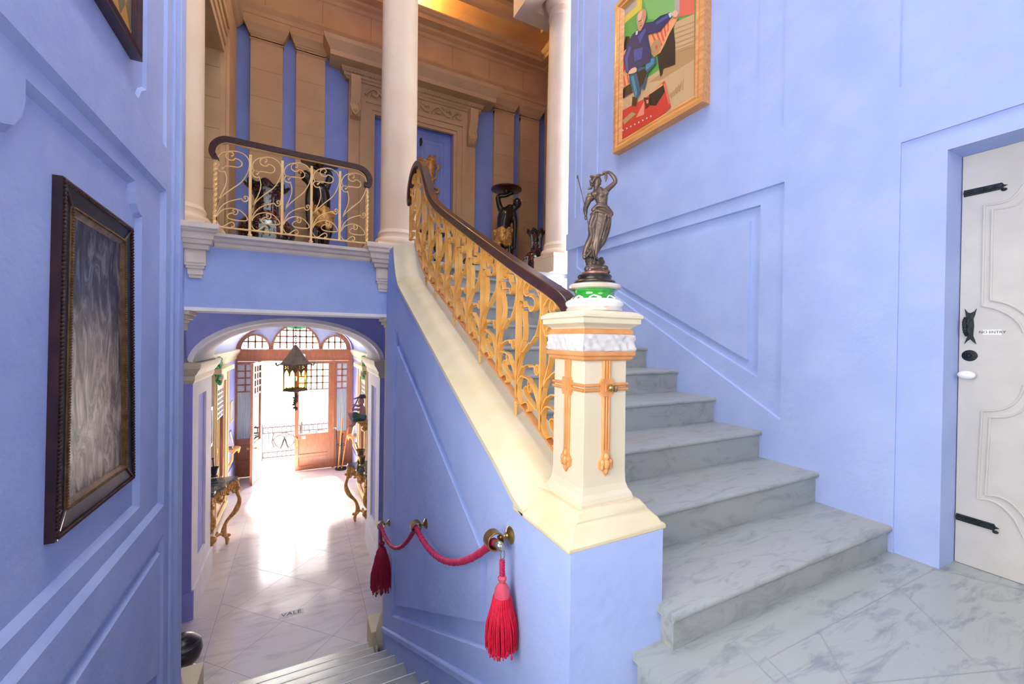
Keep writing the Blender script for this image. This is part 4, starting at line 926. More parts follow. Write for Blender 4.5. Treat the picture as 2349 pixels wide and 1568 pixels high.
b = MB().use(GOLDP); b.box(RX_ - .014, RX_ + .014, 4.03, 4.043, zb(4.03), 2.80); b.build('post', None, rt)
for y in (1.9, 2.4, 2.9, 3.38, 3.68):
    b = MB().use(GOLDP); z = zb(y); b.tube([(RX_, y, z - .005), (RX_, y, z - .095)], .008, 8); b.ball((RX_, y, z - .03), .016, 10); b.ball((RX_, y, z - .052), (.012, .012, .02), 10); b.build('foot', None, rt, smooth=True)

# balcony railing
BYR = 4.53
bt = thing('balcony_railing', 'pale gold scrolled iron balcony railing with curled dark handrail above the hall entrance', 'railing', (-.05, BYR, 2.067))
bx = [at('y', BYR, px, py).x for px, py in ((493, 450), (573.7, 470), (647, 480), (714, 490), (779, 500), (841.5, 500))]
ZB, ZT = 2.128, 2.815
b = MB().use(GOLDL); b.box(bx[0], bx[-1], BYR - .012, BYR + .012, ZB - .006, ZB + .006); b.build('bottom_rail', None, bt)
cx4 = lambda x, y: at('y', BYR, 390 + x / 3.92, 300 + y / 3.92)
hr = [cx4(*q) for q in ((428, 232), (405, 236), (388, 215), (382, 180), (395, 135), (430, 102), (480, 84), (540, 88))] + [cx4(*q) for q in ((720, 127), (1010, 190), (1300, 252), (1550, 303), (1660, 325), (1730, 350), (1775, 390), (1795, 440), (1790, 485), (1768, 490), (1765, 468))]
b = MB().use(MAHOG); b.tube(spline(hr, 5), 1, flat=(.06, .05), up=(0, 1, 0)); b.build('handrail', None, bt, smooth=True, sharp=60, bevel=.016)
b = MB().use(GOLDL); b.tube(spline([cx4(*q) for q in ((412, 205), (420, 165), (455, 125), (520, 108), (720, 155), (1010, 215), (1300, 275), (1550, 330), (1650, 347), (1710, 370), (1750, 410), (1765, 460))], 5), 1, flat=(.024, .01), up=(0, 1, 0)); b.build('top_bar', None, bt, smooth=True)
for i in range(6):
    if i in (0, 5): twisted(V(bx[i], BYR, 2.09), V(bx[i], BYR, 2.74 if i == 0 else 2.70), .0115, GOLDL, bt)
    else:
        b = MB().use(GOLDL); b.box(bx[i] - .011, bx[i] + .011, BYR - .01, BYR + .01, ZB, ZT + .01); b.build('post', None, bt)
    if i < 5:
        P = lambda u, v, a=bx[i], c=bx[i + 1]: V(a + (c - a) * u, BYR, ZB + .006 + v * (ZT - ZB) * (1 if 0 < u else 1))
        scroll_bay(P, (0, 1, 0), .011, .0075, bt, m=GOLDL)
for i in (1, 3):
    b = MB().use(GOLDL); b.box(bx[i] - .01, bx[i] + .01, BYR - .01, BYR + .01, 2.085, ZB); b.ball((bx[i], BYR, 2.085), (.02, .02, .012), 12); b.lathe([(.014, 0), (.016, .01), (.012, .02)], (bx[i], BYR, 2.067), 12); b.build('foot', None, bt, smooth=True)

# ================================================================== rope barrier
wm = [at('x', XS, *q) for q in ((893.4, 1199), (978, 1200), (1171.9, 1226))]
rg = [at('y', w.y, *q) for w, q in zip(wm, ((873.8, 1199), (953.7, 1205.5), (1132.8, 1235.5)))]
blab = ['brass wall bracket at the far end of the red rope', 'brass wall bracket holding the middle of the red rope', 'brass wall bracket nearest the newel post, above the big tassel']
for w, c, lab in zip(wm, rg, blab):
    t = thing('rope_bracket', lab, 'bracket', w, 'brass brackets of the rope')
    b = MB().use(BRASS); k0 = 0; b.lathe([(0, .0), (.036, .0), (.037, .006), (.026, .014), (.014, .018), (0, .02)], (0, 0, 0), 28); b.move(lambda v: V(XS - v.z, w.y + v.x, w.z + v.y)); b.build('rosette', None, t, smooth=True)
    b = MB().use(BRASS); L_ = XS - c.x - .032
    b.lathe([(.008, .0), (.014, L_ * .2), (.008, L_ * .35), (.007, L_ * .6), (.012, L_ * .72), (.013, L_ * .8), (.008, L_ * .9), (.010, L_)], (0, 0, 0), 16); b.move(lambda v: V(XS - .012 - v.z, w.y + v.x, w.z + v.y)); b.build('stem', None, t, smooth=True)
    b = MB().use(BRASS); b.tube([V(c.x + .036 * math.cos(a), w.y, w.z + .036 * math.sin(a) - .005) for a in [2 * PI * i / 28 for i in range(28)]], 1, closed=True, flat=(.05, .007), up=(0, 1, 0)); b.build('ring', None, t, smooth=True, bevel=.002)
rc = [V(c.x, w.y, w.z - .012) for w, c in zip(wm, rg)]
t = thing('rope_barrier', 'crimson velvet rope with tassels looped along the blue stair wall', 'rope', rc[1])
def sag(p, q, low, n=26):
    return [p + (q - p) * (i / n) - V(0, 0, 4 * low * (i / n) * (1 - i / n)) for i in range(n + 1)]
m1 = at('x', rc[0].x, 906, 1257.6); low1 = (rc[0].z + rc[1].z) / 2 - m1.z
mm = (rc[1] + rc[2]) / 2; m2 = at('x', mm.x, 1050, 1302); low2 = mm.z - m2.z
b = MB().use(CRIMSON); pth = sag(rc[0], rc[1], max(.16, low1)) + sag(rc[1], rc[2], max(.16, low2), 40)[1:]
fine = spline(pth, 3); b.tube(fine, [.0165 * (1 + .13 * math.sin(i * 1.9 + math.sin(i * .37) * 2) + .06 * math.sin(i * .83)) for i in range(len(fine))], 12); b.build('rope', None, t, smooth=True)
# hanging end with the big tassel
h0 = rc[2] + V(-.0, -.05, -.01); tx = at('y', h0.y, 1152, 1330)
b = MB().use(CRIMSON); b.tube([rc[2], rc[2] + V(-.0, -.03, 0.004)], .016, 12); b.build('rope_end', None, t, smooth=True)
b = MB().use(STEEL); e0, e1 = rc[2] + V(0, -.028, .004), at('y', h0.y, 1149, 1258); b.tube(spline([e0, (e0 + e1) / 2 + V(0, -.012, .008), e1], 5), [.017] * 8 + [.019, .018, .011], 14); b.build('end_cap', None, t, smooth=True)
def px(y, x=1152): return at('y', h0.y, x, y)
b = MB().use(STEEL); c = px(1272, 1153)
b.tube([c + V(.009 * math.cos(a), .0, .021 * math.sin(a)) for a in [2 * PI * i / 20 for i in range(20)]], .0026, 8, closed=True); b.build('chain_link', None, t, smooth=True)
b = MB().use(CRIMSON); a0, a1 = px(1284), px(1324)
for k in range(3): b.tube([a0 + (a1 - a0) * i / 14 + V(.007 * math.cos(i * .9 + k * 2.1), .007 * math.sin(i * .9 + k * 2.1), 0) for i in range(15)], .006, 7)
b.build('cord', None, t, smooth=True)
def tassel(top, s, fringe, headm, n, seed, parent):
    rnd = random.Random(seed); ts = MB().use(headm)
    ts.lathe([(0, .005), (.012, .004), (.02, -.006), (.019, -.016), (.012, -.026), (.012, -.030), (.022, -.038), (.031, -.055), (.035, -.075), (.036, -.092), (0, -.094)], (0, 0, 0), 32, fn=lambda r, z, a: r * (1 + .03 * abs(math.cos(a * 4))))
    ts.move(lambda v: top + v * s); o = ts.build('tassel_head', None, parent, smooth=True)
    ts = MB().use(fringe); ts.lathe([(0, -.088), (.036, -.088), (.038, -.1), (.040, -.13), (.038, -.18), (0, -.185)], (0, 0, 0), 20)
    for k in range(n):
        a = rnd.random() * 2 * PI; r0 = .033 + .006 * rnd.random(); r1 = .044 + .028 * rnd.random(); L_ = .195 + .05 * rnd.random()
        pts = [V(r0 * math.cos(a), r0 * math.sin(a), -.088), V((r0 + .009) * math.cos(a), (r0 + .009) * math.sin(a), -.13), V(r1 * math.cos(a + .05), r1 * math.sin(a + .05), -.088 - L_ * .6), V(r1 * 1.0 * math.cos(a + .1), r1 * math.sin(a + .1), -.088 - L_)]
        ts.tube(spline(pts, 2), .0026, 4)
        if k % 3 == 0: ts.ball(pts[-1], (.005, .005, .011), 6)
    ts.move(lambda v: top + v * s); ts.build('tassel_fringe', None, parent, smooth=True)
tassel(px(1321), .92, REDFR, PINKHEAD, 330, 3, t)
f0 = rc[0] + V(-.0, -.03, -.02)
b = MB().use(REDDARK); b.tube(spline([rc[0] + V(0, -.0, .0), f0 + V(-.01, -.03, -.06), f0 + V(-.0, -.03, -.12)], 5), .013, 8); b.build('cord', None, t, smooth=True)
tassel(f0 + V(0, -.03, -.12), 1.45, REDDARK, REDDARK, 180, 5, t)

# ================================================================== white door on the right
XD = XR + .196
l0 = at('x', XD, 2201, 760).y
t = thing('door', 'white panelled door with black iron fittings and a NO ENTRY notice', 'door', (XD, .4, 0)); t.name = 'door_1'; ORIG['door_1'] = V(XD, .4, 0); t['kind'] = 'structure'
zt = at('x', XD, 2212.8, 359.7).z
fDr = lambda u, v, d: V(XD - d, u, v)
b = MB().use(WHITEDOOR); b.relief(lambda u, v, d: V(XD + d, u, v), [(l0, .002), (-.12, .002), (-.12, zt), (l0, zt)], [], 0, thick=.045)
dl = b.build('door_leaf', None, t)
b = MB().use(BLACKST); b.box(XD + .06, XD + .08, -.4, 1.2, -.2, 2.6); struct(b.build('light_leak_backing'))  # unseen black slab, added behind the door to stop light leaking in
b = MB().use(BLUE); b.box(XR + .0, XD + .06, l0 + .004, yJ + .3, .0, zt + .3); b.box(XR + .0, XD + .06, -.5, -.125, 0, zt + .3); b.box(XR, XD + .06, -.5, yJ + .3, zt + .004, zt + .3)
b.move(lambda v: V(max(v.x, XR + .0125) if True else v.x, v.y, v.z))
for i, v in enumerate(b.v):        # the reveal splays towards the room
    if v.x < XR + .05:
        if abs(v.y - (l0 + .004)) < 1e-4: v.y = yJ0
        if abs(v.z - (zt + .004)) < 1e-4: v.z = zJ0
        if abs(v.y + .125) < 1e-4: v.y = -.2
b.build('reveal', None, t)
dx = lambda x, y: tuple(at('x', XD, 2040 + x / 2.307, 180 + y / 2.307).yz)
dy = lambda x, y: tuple(at('x', XD, 1400 + x / 1.806, 700 + y / 1.806).yz)
yc = (l0 - .12) / 2
b = MB().use(WHITEDOOR)
def mould(pts, off, r): b.tube([fDr(u, v, .0) for u, v in spline_uv(offset_line(pts, off))], r, 8)
def spline_uv(p): return [(q.x, q.y) for q in spline([V(u, v, 0) for u, v in p], 4)]
def offset_line(p, d):
    out = []
    for i in range(len(p)):
        a, c = Vector(p[max(i - 1, 0)]), Vector(p[min(i + 1, len(p) - 1)]); q = (c - a).normalized(); out.append((p[i][0] - q.y * d, p[i][1] + q.x * d))
    return out
up = [dx(713, 560), dx(680, 605), dx(640, 640), dx(600, 656), dx(550, 665), dx(503, 670)]; dn = [dx(492, 1203), dx(540, 1212), dx(600, 1232), dx(650, 1262), dx(690, 1300), dx(712, 1345)]
mir = lambda p: [(2 * yc - u, v) for u, v in p][::-1]
for off in (0, -.022):
    b.tube([fDr(u, v, .001) for u, v in spline_uv(up)], .006, 8) if off == 0 else b.tube([fDr(u, v, .001) for u, v in spline_uv([(u - .025, v - .03) for u, v in up])], .004, 8)
    s_ = 0 if off == 0 else -.028
    b.tube([fDr(up[-1][0] + s_, up[-1][1] + s_, .001), fDr(dn[0][0] + s_, dn[0][1] - s_, .001)], .006, 8)
    b.tube([fDr(u + s_, v - s_, .001) for u, v in spline_uv(dn)], .006, 8)
lo1 = [dy(1714, 330), dy(1700, 372), dy(1670, 408), dy(1630, 428), dy(1590, 436), dy(1540, 437)]; lo2 = [dy(1520, 800), dy(1570, 806), dy(1620, 830), dy(1670, 880), dy(1700, 935), dy(1714, 965)]
for s_ in (0, -.028):
    b.tube([fDr(u + s_, v + s_, .001) for u, v in spline_uv(lo1)], .006, 8); b.tube([fDr(lo1[-1][0] + s_, lo1[-1][1] + s_, .001), fDr(lo2[0][0] + s_, lo2[0][1] - s_, .001)], .006, 8); b.tube([fDr(u + s_, v - s_, .001) for u, v in spline_uv(lo2)], .006, 8)
k0 = len(b.v); b.add([V(q.x, 2 * yc - q.y, q.z) for q in b.v[:k0]], [tuple(f) for f in b.f])
b.build('panel_moulding', None, dl, smooth=True)
for (pa_, pb_), lab in ((((395, 618), (618, 575)), 'upper strap hinge'), (None, 'lower') and (((395, 618), (618, 575)), 'x')):
    pass
def strap(a, c, nm):
    a, c = V(a[0], a[1], 0), V(c[0], c[1], 0); d = (c - a).normalized(); n = V(-d.y, d.x, 0); w = .017; L_ = (c - a).length
    P = lambda s, o: ((a + d * s + n * o).x, (a + d * s + n * o).y)
    b = MB().use(IRON); b.prism([P(0, -w), P(L_ * .88, -w * .95), P(L_ * .92, -w * .3), P(L_, 0), P(L_ * .92, w * .3), P(L_ * .88, w * .95), P(0, w)], fDr, -.002, .008)
    b.prism([P(0, -w * .35), P(L_ * .9, -w * .3), P(L_ * .9, w * .3), P(0, w * .35)], fDr, .006, .013); q = P(L_ * .93, w * 1.2); b.ball(fDr(q[0], q[1], .008), (.01, .011, .008), 12)
    for s in (.2, .5, .75): q = P(L_ * s, 0); b.ball(fDr(q[0], q[1], .012), .006, 8)
    b.build(nm, None, dl, smooth=True, sharp=30)
strap(dx(397, 612), dx(628, 562), 'hinge'); strap(dy(1434, 872), dy(1612, 925), 'hinge')
gp = lambda x, y: tuple(at('x', XD, 1400 + x / 1.806, 700 + y / 1.806).yz)
b = MB().use(IRON)
hp_ = [gp(*q) for q in ((1470, 15), (1482, 30), (1494, 32), (1510, 25), (1519, 13), (1512, 40), (1505, 55), (1508, 85), (1504, 125), (1517, 160), (1503, 150), (1492, 140), (1480, 148), (1467, 160), (1480, 130), (1478, 90), (1476, 55))]
b.prism(hp_, fDr, -.001, .006); g0, g1 = gp(1476, 50), gp(1478, 125); b.tube(spline([fDr(g0[0], g0[1], .004), fDr(g0[0] + .004, g0[1] - .02, .014), fDr((g0[0] + g1[0]) / 2 + .004, (g0[1] + g1[1]) / 2, .019), fDr(g1[0] + .004, g1[1] + .02, .014), fDr(g1[0], g1[1], .004)], 6), [.006 + .003 * abs(math.sin(i * 1.1)) for i in range(25)], 10)
b.build('pull_handle', None, dl, smooth=True, sharp=30)
c = gp(1489, 208); b = MB().use(IRON); b.lathe([(0, 0), (.029, .0), (.029, .004), (.02, .007), (.011, .01), (.008, .004), (0, .004)], (0, 0, 0), 28); b.move(lambda v: fDr(c[0] + v.x, c[1] + v.y, v.z)); b.build('keyhole_rose', None, dl, smooth=True, sharp=30)
c = gp(1490, 287); b = MB().use(WHITECER); b.ball(fDr(c[0], c[1], .05), (.024, .034, .022), 20); b.tube([fDr(c[0] - .012, c[1], 0), fDr(c[0], c[1], .03)], .011, 12); b.build('door_knob', None, dl, smooth=True)
s0, s1 = gp(1544, 101), gp(1622, 122); b = MB().use(PAPER); b.prism([(s0[0], s0[1]), (s1[0], s0[1]), (s1[0], s1[1]), (s0[0], s1[1])], fDr, 0, .002); sg = b.build('notice', None, dl)
def text(s, name, m, parent, size, mw):
    cu = bpy.data.curves.new(name, 'FONT'); cu.body = s; cu.size = size; cu.extrude = .0006; cu.align_x = 'CENTER'; cu.align_y = 'CENTER'
    o = bpy.data.objects.new(name, cu); C.collection.objects.link(o); dg = bpy.context.evaluated_depsgraph_get(); me = bpy.data.meshes.new_from_object(o.evaluated_get(dg)); bpy.data.objects.remove(o)
    me.transform(mw); me.materials.clear(); me.materials.append(m); o = bpy.data.objects.new(name, me); C.collection.objects.link(o)
    base = ORIG[parent.name] if parent is not None else V(0, 0, 0)
    me.transform(Matrix.Translation(-base)); ORIG[o.name] = base
    if parent is not None: o.parent = parent
    return o
m_ = Matrix(((0, 0, -1, XD - .0024), (-1, 0, 0, (s0[0] + s1[0]) / 2), (0, 1, 0, (s0[1] + s1[1]) / 2), (0, 0, 0, 1)))
text('NO ENTRY', 'lettering', INK, sg, .0185, m_)

# ================================================================== pictures in the stairwell
def frame_ring(b, po, widths, fn, depths):
    p = po
    for w, (d0, d1) in zip(widths, depths):
        q = offset(p, w); n = len(p)
        b.add([fn(u, v, d0) for u, v in p] + [fn(u, v, d1) for u, v in q], [(i, (i + 1) % n, (i + 1) % n + n, i + n) for i in range(n)]); p = q
    return p
fLo = lambda u, v, d: V(XL + d, u, v)
# big dark painting on the left wall
FD = -.027                            # the frame stands this far off the wall
y0, y1, zt_, zb_ = 2.40, 3.29, 1.735, .275
po = [(at('x', XL + FD, *q).y, at('x', XL + FD, *q).z) for q in ((145, 403), (305, 523), (308, 1097), (126, 1245))]
t = thing('framed_painting', 'dark swirling oil painting in a broad black and red-brown frame on the left wall', 'painting', (XL, sum(p[0] for p in po) / 4, po[3][1]))
b = MB().use(MAHOG_B); pi = offset(po, .005); b.ring(po, pi, fLo, FD, -.064)
for a, c in zip(po, po[1:] + po[:1]): pass
bk = b.build('frame', None, t)
b = MB().use(BLACKST); q1 = frame_ring(b, pi, (.022, .078), fLo, ((FD, FD - .003), (FD - .004, FD - .012))); b.build('inner_frame', None, t)
b = MB().use(MAHOG_B)
def beads(b, poly, r, d, step):
    n = len(poly)
    for i in range(n):
        a, c = Vector(poly[i]), Vector(poly[(i + 1) % n]); L_ = (c - a).length; k = int(L_ / step)
        for j in range(k): q = a + (c - a) * (j + .5) / k; b.ball(fLo(q.x, q.y, d), r, 6)
beads(b, offset(po, .015), .0105, FD + .001, .019)
for i in range(4): b.tube([fLo(*pi[i], FD - .001), fLo(*q1[i], FD - .010)], .007, 6)
b.build('beading', None, t, smooth=True)
b = MB().use(OLDGILT); q2 = frame_ring(b, q1, (.008, .026, .006), fLo, ((FD - .012, FD - .004), (FD - .004, FD - .018), (FD - .018, FD - .024))); beads(b, offset(q1, .008), .007, FD - .003, .014); b.build('gilt_slip', None, t, smooth=True, sharp=30)
b = MB().use(OILDARK); b.prism(q2, fLo, FD - .034, FD - .022); cv_ = b.build('canvas', None, t)
# second picture higher up, only its lower corner in view
po = [(at('x', XL + .02, *q).y, at('x', XL + .02, *q).z) for q in ((222, 0), (327, 143))]; ye, ze = po[1]
po = [(ye, ze), (ye, ze + 1.5), (ye - 1.1, ze + 1.5), (ye - 1.1, ze)]
t = thing('framed_painting', 'painting with ochre and grey-green lozenges in a red-brown frame high on the left wall', 'painting', (XL, ye - .5, ze))
b = MB().use(MAHOG); b.ring(po, offset(po, .012), fLo, .02, -.041); q1 = frame_ring(b, offset(po, .012), (.02, .02, .02, .012), fLo, ((.02, .028), (.028, .01), (.01, .012), (.012, -.01))); b.build('frame', None, t)
HARL = bpy.data.materials.new('lozenge_canvas'); HARL.use_nodes = True; n_ = HARL.node_tree.nodes; l_ = HARL.node_tree.links
tc = n_.new('ShaderNodeTexCoord'); mp = n_.new('ShaderNodeMapping'); mp.inputs['Rotation'].default_value = (math.radians(45), 0, 0); mp.inputs['Scale'].default_value = (0, 9, 6); ck = n_.new('ShaderNodeTexChecker'); ck.inputs['Scale'].default_value = 1.0; ck.inputs[1].default_value = col('#B98A3A'); ck.inputs[2].default_value = col('#6B5F50'); l_.new(tc.outputs['Object'], mp.inputs[0]); l_.new(mp.outputs[0], ck.inputs[0]); l_.new(ck.outputs[0], n_['Principled BSDF'].inputs['Base Color'])
b = MB().use(HARL); b.prism(q1, fLo, -.02, -.012); b.build('canvas', None, t)
# portrait on the right wall
fRo = lambda u, v, d: V(XR - d, u, v)
PD = .05
po = [tuple(at('x', XR - PD, *q).yz) for q in ((1405.5, 353), (1405, 18))]; pr_ = tuple(at('x', XR - PD, 1612, 236).yz)
zb_ = po[0][1]; ztp = po[1][1]; po = [(po[0][0], zb_), (po[0][0], ztp), (pr_[0], ztp), (pr_[0], zb_)]
t = thing('framed_portrait', 'pine framed portrait of a seated man in a blue jumper on the right wall', 'painting', (XR, (po[0][0] + po[2][0]) / 2, zb_))
b = MB().use(PINE); b.ring(po, offset(po, .01), fRo, PD, -.036); q1 = frame_ring(b, offset(po, .01), (.03, .02, .02, .02, .012), fRo, ((PD, PD + .004), (PD + .004, PD - .01), (PD - .01, PD - .004), (PD - .004, PD - .02), (PD - .02, PD - .032))); b.build('frame', None, t, bevel=.003)
PC = {k: mat('portrait_' + k, v, rough=.5) for k, v in dict(green='#5FA34A', green2='#7DB566', beige='#C9A77C', tan='#B58E5E', stripe='#E8A06A', stripe2='#D9574A', dark='#1E1512', red='#C9382A', pink='#E58A72', navy='#1F2A5C', navy2='#3B4C93', teal='#1C5470', teal2='#3E85A0', skin='#C98E6C', skin2='#E2B394', brown='#4E261C', coral='#DE6A52', white='#C6CCD6', yellow='#D9C24A', grey='#B3A79A').items()}
cvp = MB(); lay = [.0]
ctr = (sum(p[0] for p in q1) / 4, sum(p[1] for p in q1) / 4)
cvp.use(PC['green']); cvp.prism(q1, fRo, PD - .04, PD - .034); lay = [PD - .0335]
ymn, ymx = min(p[0] for p in q1), max(p[0] for p in q1); zmn, zmx = min(p[1] for p in q1), max(p[1] for p in q1)
def pp(c, *q, smooth=False):
    P = [tuple(at('x', XR - (PD - .033), 1380 + x / 4.126, y / 4.126).yz) for x, y in q]
    if smooth: P = [(v.x, v.y) for v in spline([V(u, v, 0) for u, v in P], 4, closed=True)]
    P = [(min(max(u, ymn), ymx), min(max(v, zmn), zmx)) for u, v in P]
    tr = tessellate_polygon([[V(u, v, 0) for u, v in P]]); cvp.use(PC[c]); cvp.add([fRo(u, v, lay[0]) for u, v in P], [tuple(k) for k in tr]); lay[0] += .0002
pp('green2', (400, 0), (690, -150), (690, 120), (560, 190), (440, 180)); pp('yellow', (163, 275), (380, 85), (385, -60), (300, -60), (163, 70)); pp('beige', (163, 215), (335, 55), (335, -60), (290, -60), (163, 95)); pp('grey', (175, 190), (320, 60), (320, -20), (175, 120))
pp('grey', (690, -150), (740, -190), (740, 160), (690, 215)); pp('coral', (738, -190), (880, -230), (880, 130), (738, 160))
pp('beige', (163, 1500), (163, 940), (430, 740), (690, 560), (690, 215), (880, 130), (880, 1150)); pp('tan', (450, 780), (690, 590), (690, 480), (880, 410), (880, 560), (560, 760))
for k in range(6): pp('tan', (690, 270 + k * 45), (880, 200 + k * 45), (880, 212 + k * 45), (690, 284 + k * 45))
for k in range(5): pp('tan', (640 + k * 30, 900 - k * 12), (690 + k * 22, 850 - k * 30), (700 + k * 20, 870 - k * 30), (660 + k * 28, 930 - k * 20))
pp('dark', (163, 500), (190, 430), (232, 345), (266, 345), (272, 430), (240, 475), (170, 540)); pp('dark', (495, 200), (560, 150), (620, 130), (640, 170), (560, 260)); pp('stripe', (165, 530), (245, 455), (300, 690), (420, 680), (310, 770), (165, 865))
for k in range(4): pp('stripe2', (172 + k * 34, 740 - k * 16), (182 + k * 34, 735 - k * 16), (200 + k * 34, 835 - k * 24), (186 + k * 34, 842 - k * 24))
pp('dark', (530, 520), (600, 440), (645, 330), (680, 250), (700, 400), (700, 610), (590, 650), (578, 700), (560, 730), (545, 640)); pp('stripe', (445, 335), (560, 270), (640, 195), (700, 130), (735, 160), (690, 240), (640, 330), (600, 420), (560, 500), (500, 540), (445, 470))
for k in range(5): pp('stripe2', (475 + k * 38, 325 - k * 30), (488 + k * 38, 316 - k * 30), (560 + k * 20, 470 - k * 45), (545 + k * 20, 490 - k * 45))
pp('tan', (465, 470), (490, 400), (540, 375), (568, 410), (560, 470), (520, 525), (480, 520), smooth=True); pp('stripe2', (508, 450), (525, 425), (538, 445), (525, 472), smooth=True); pp('dark', (163, 880), (272, 795), (300, 870), (163, 965))
pp('red', (163, 565), (218, 510), (228, 660), (163, 720)); pp('yellow', (172, 600), (205, 570), (210, 640), (178, 665)); pp('red', (163, 1420), (163, 1075), (420, 930), (600, 765), (660, 1010), (600, 1160))
pp('stripe', (470, 880), (580, 790), (590, 830), (480, 920)); pp('pink', (330, 1115), (410, 955), (408, 1085)); pp('dark', (465, 1000), (455, 900), (600, 800), (605, 870), (520, 1000)); pp('tan', (190, 1150), (290, 1060), (330, 1080), (220, 1180)); pp('coral', (610, 790), (655, 985), (640, 990), (590, 800))
for k in range(8): pp('white', (200 + k * 38, 1232 - k * 19), (212 + k * 38, 1225 - k * 19), (214 + k * 38, 1238 - k * 19), (203 + k * 38, 1245 - k * 19))
pp('teal', (265, 700), (330, 640), (420, 640), (450, 545), (520, 545), (528, 600), (445, 690), (430, 780), (412, 850), (372, 830), (375, 885), (330, 945), (300, 850), (270, 780)); pp('teal2', (420, 570), (510, 552), (502, 605), (430, 668)); pp('dark', (340, 690), (410, 650), (440, 690), (400, 800), (370, 830)); pp('teal2', (285, 730), (310, 715), (345, 880), (330, 930))
pp('brown', (300, 915), (350, 930), (330, 1005), (293, 1003)); pp('brown', (405, 925), (462, 925), (465, 990), (425, 1030)); pp('pink', (430, 950), (450, 945), (452, 975), (435, 985))
pp('navy', (345, 285), (300, 330), (260, 400), (215, 560), (238, 690), (265, 702), (330, 640), (350, 650), (470, 590), (478, 500), (445, 330), (560, 300), (660, 175), (655, 118), (500, 205), (420, 220), (400, 260)); pp('navy2', (310, 475), (400, 450), (385, 560), (320, 585)); pp('navy2', (230, 560), (270, 440), (290, 450), (255, 560), (262, 680), (245, 680)); pp('navy2', (520, 215), (640, 140), (645, 165), (530, 240)); pp('navy2', (350, 350), (420, 270), (430, 290), (370, 420))
pp('white', (333, 300), (355, 290), (348, 332), (330, 335)); pp('white', (640, 135), (668, 118), (672, 160), (655, 175)); pp('skin', (345, 235), (340, 180), (355, 130), (390, 92), (425, 98), (433, 150), (415, 220), (385, 285), (360, 295), smooth=True); pp('skin2', (352, 150), (385, 105), (395, 120), (375, 200), (360, 210), smooth=True); pp('brown', (358, 205), (385, 190), (387, 197), (360, 213)); pp('brown', (372, 250), (392, 240), (390, 247), (374, 257)); pp('skin2', (395, 190), (403, 185), (400, 215), (392, 218)); pp('grey', (340, 190), (350, 170), (350, 230), (343, 235)); pp('skin2', (262, 700), (290, 655), (335, 642), (340, 680), (300, 700), smooth=True); pp('skin2', (672, 130), (710, 100), (735, 130), (720, 165), (685, 160), smooth=True)
cvp.build('canvas', None, t)
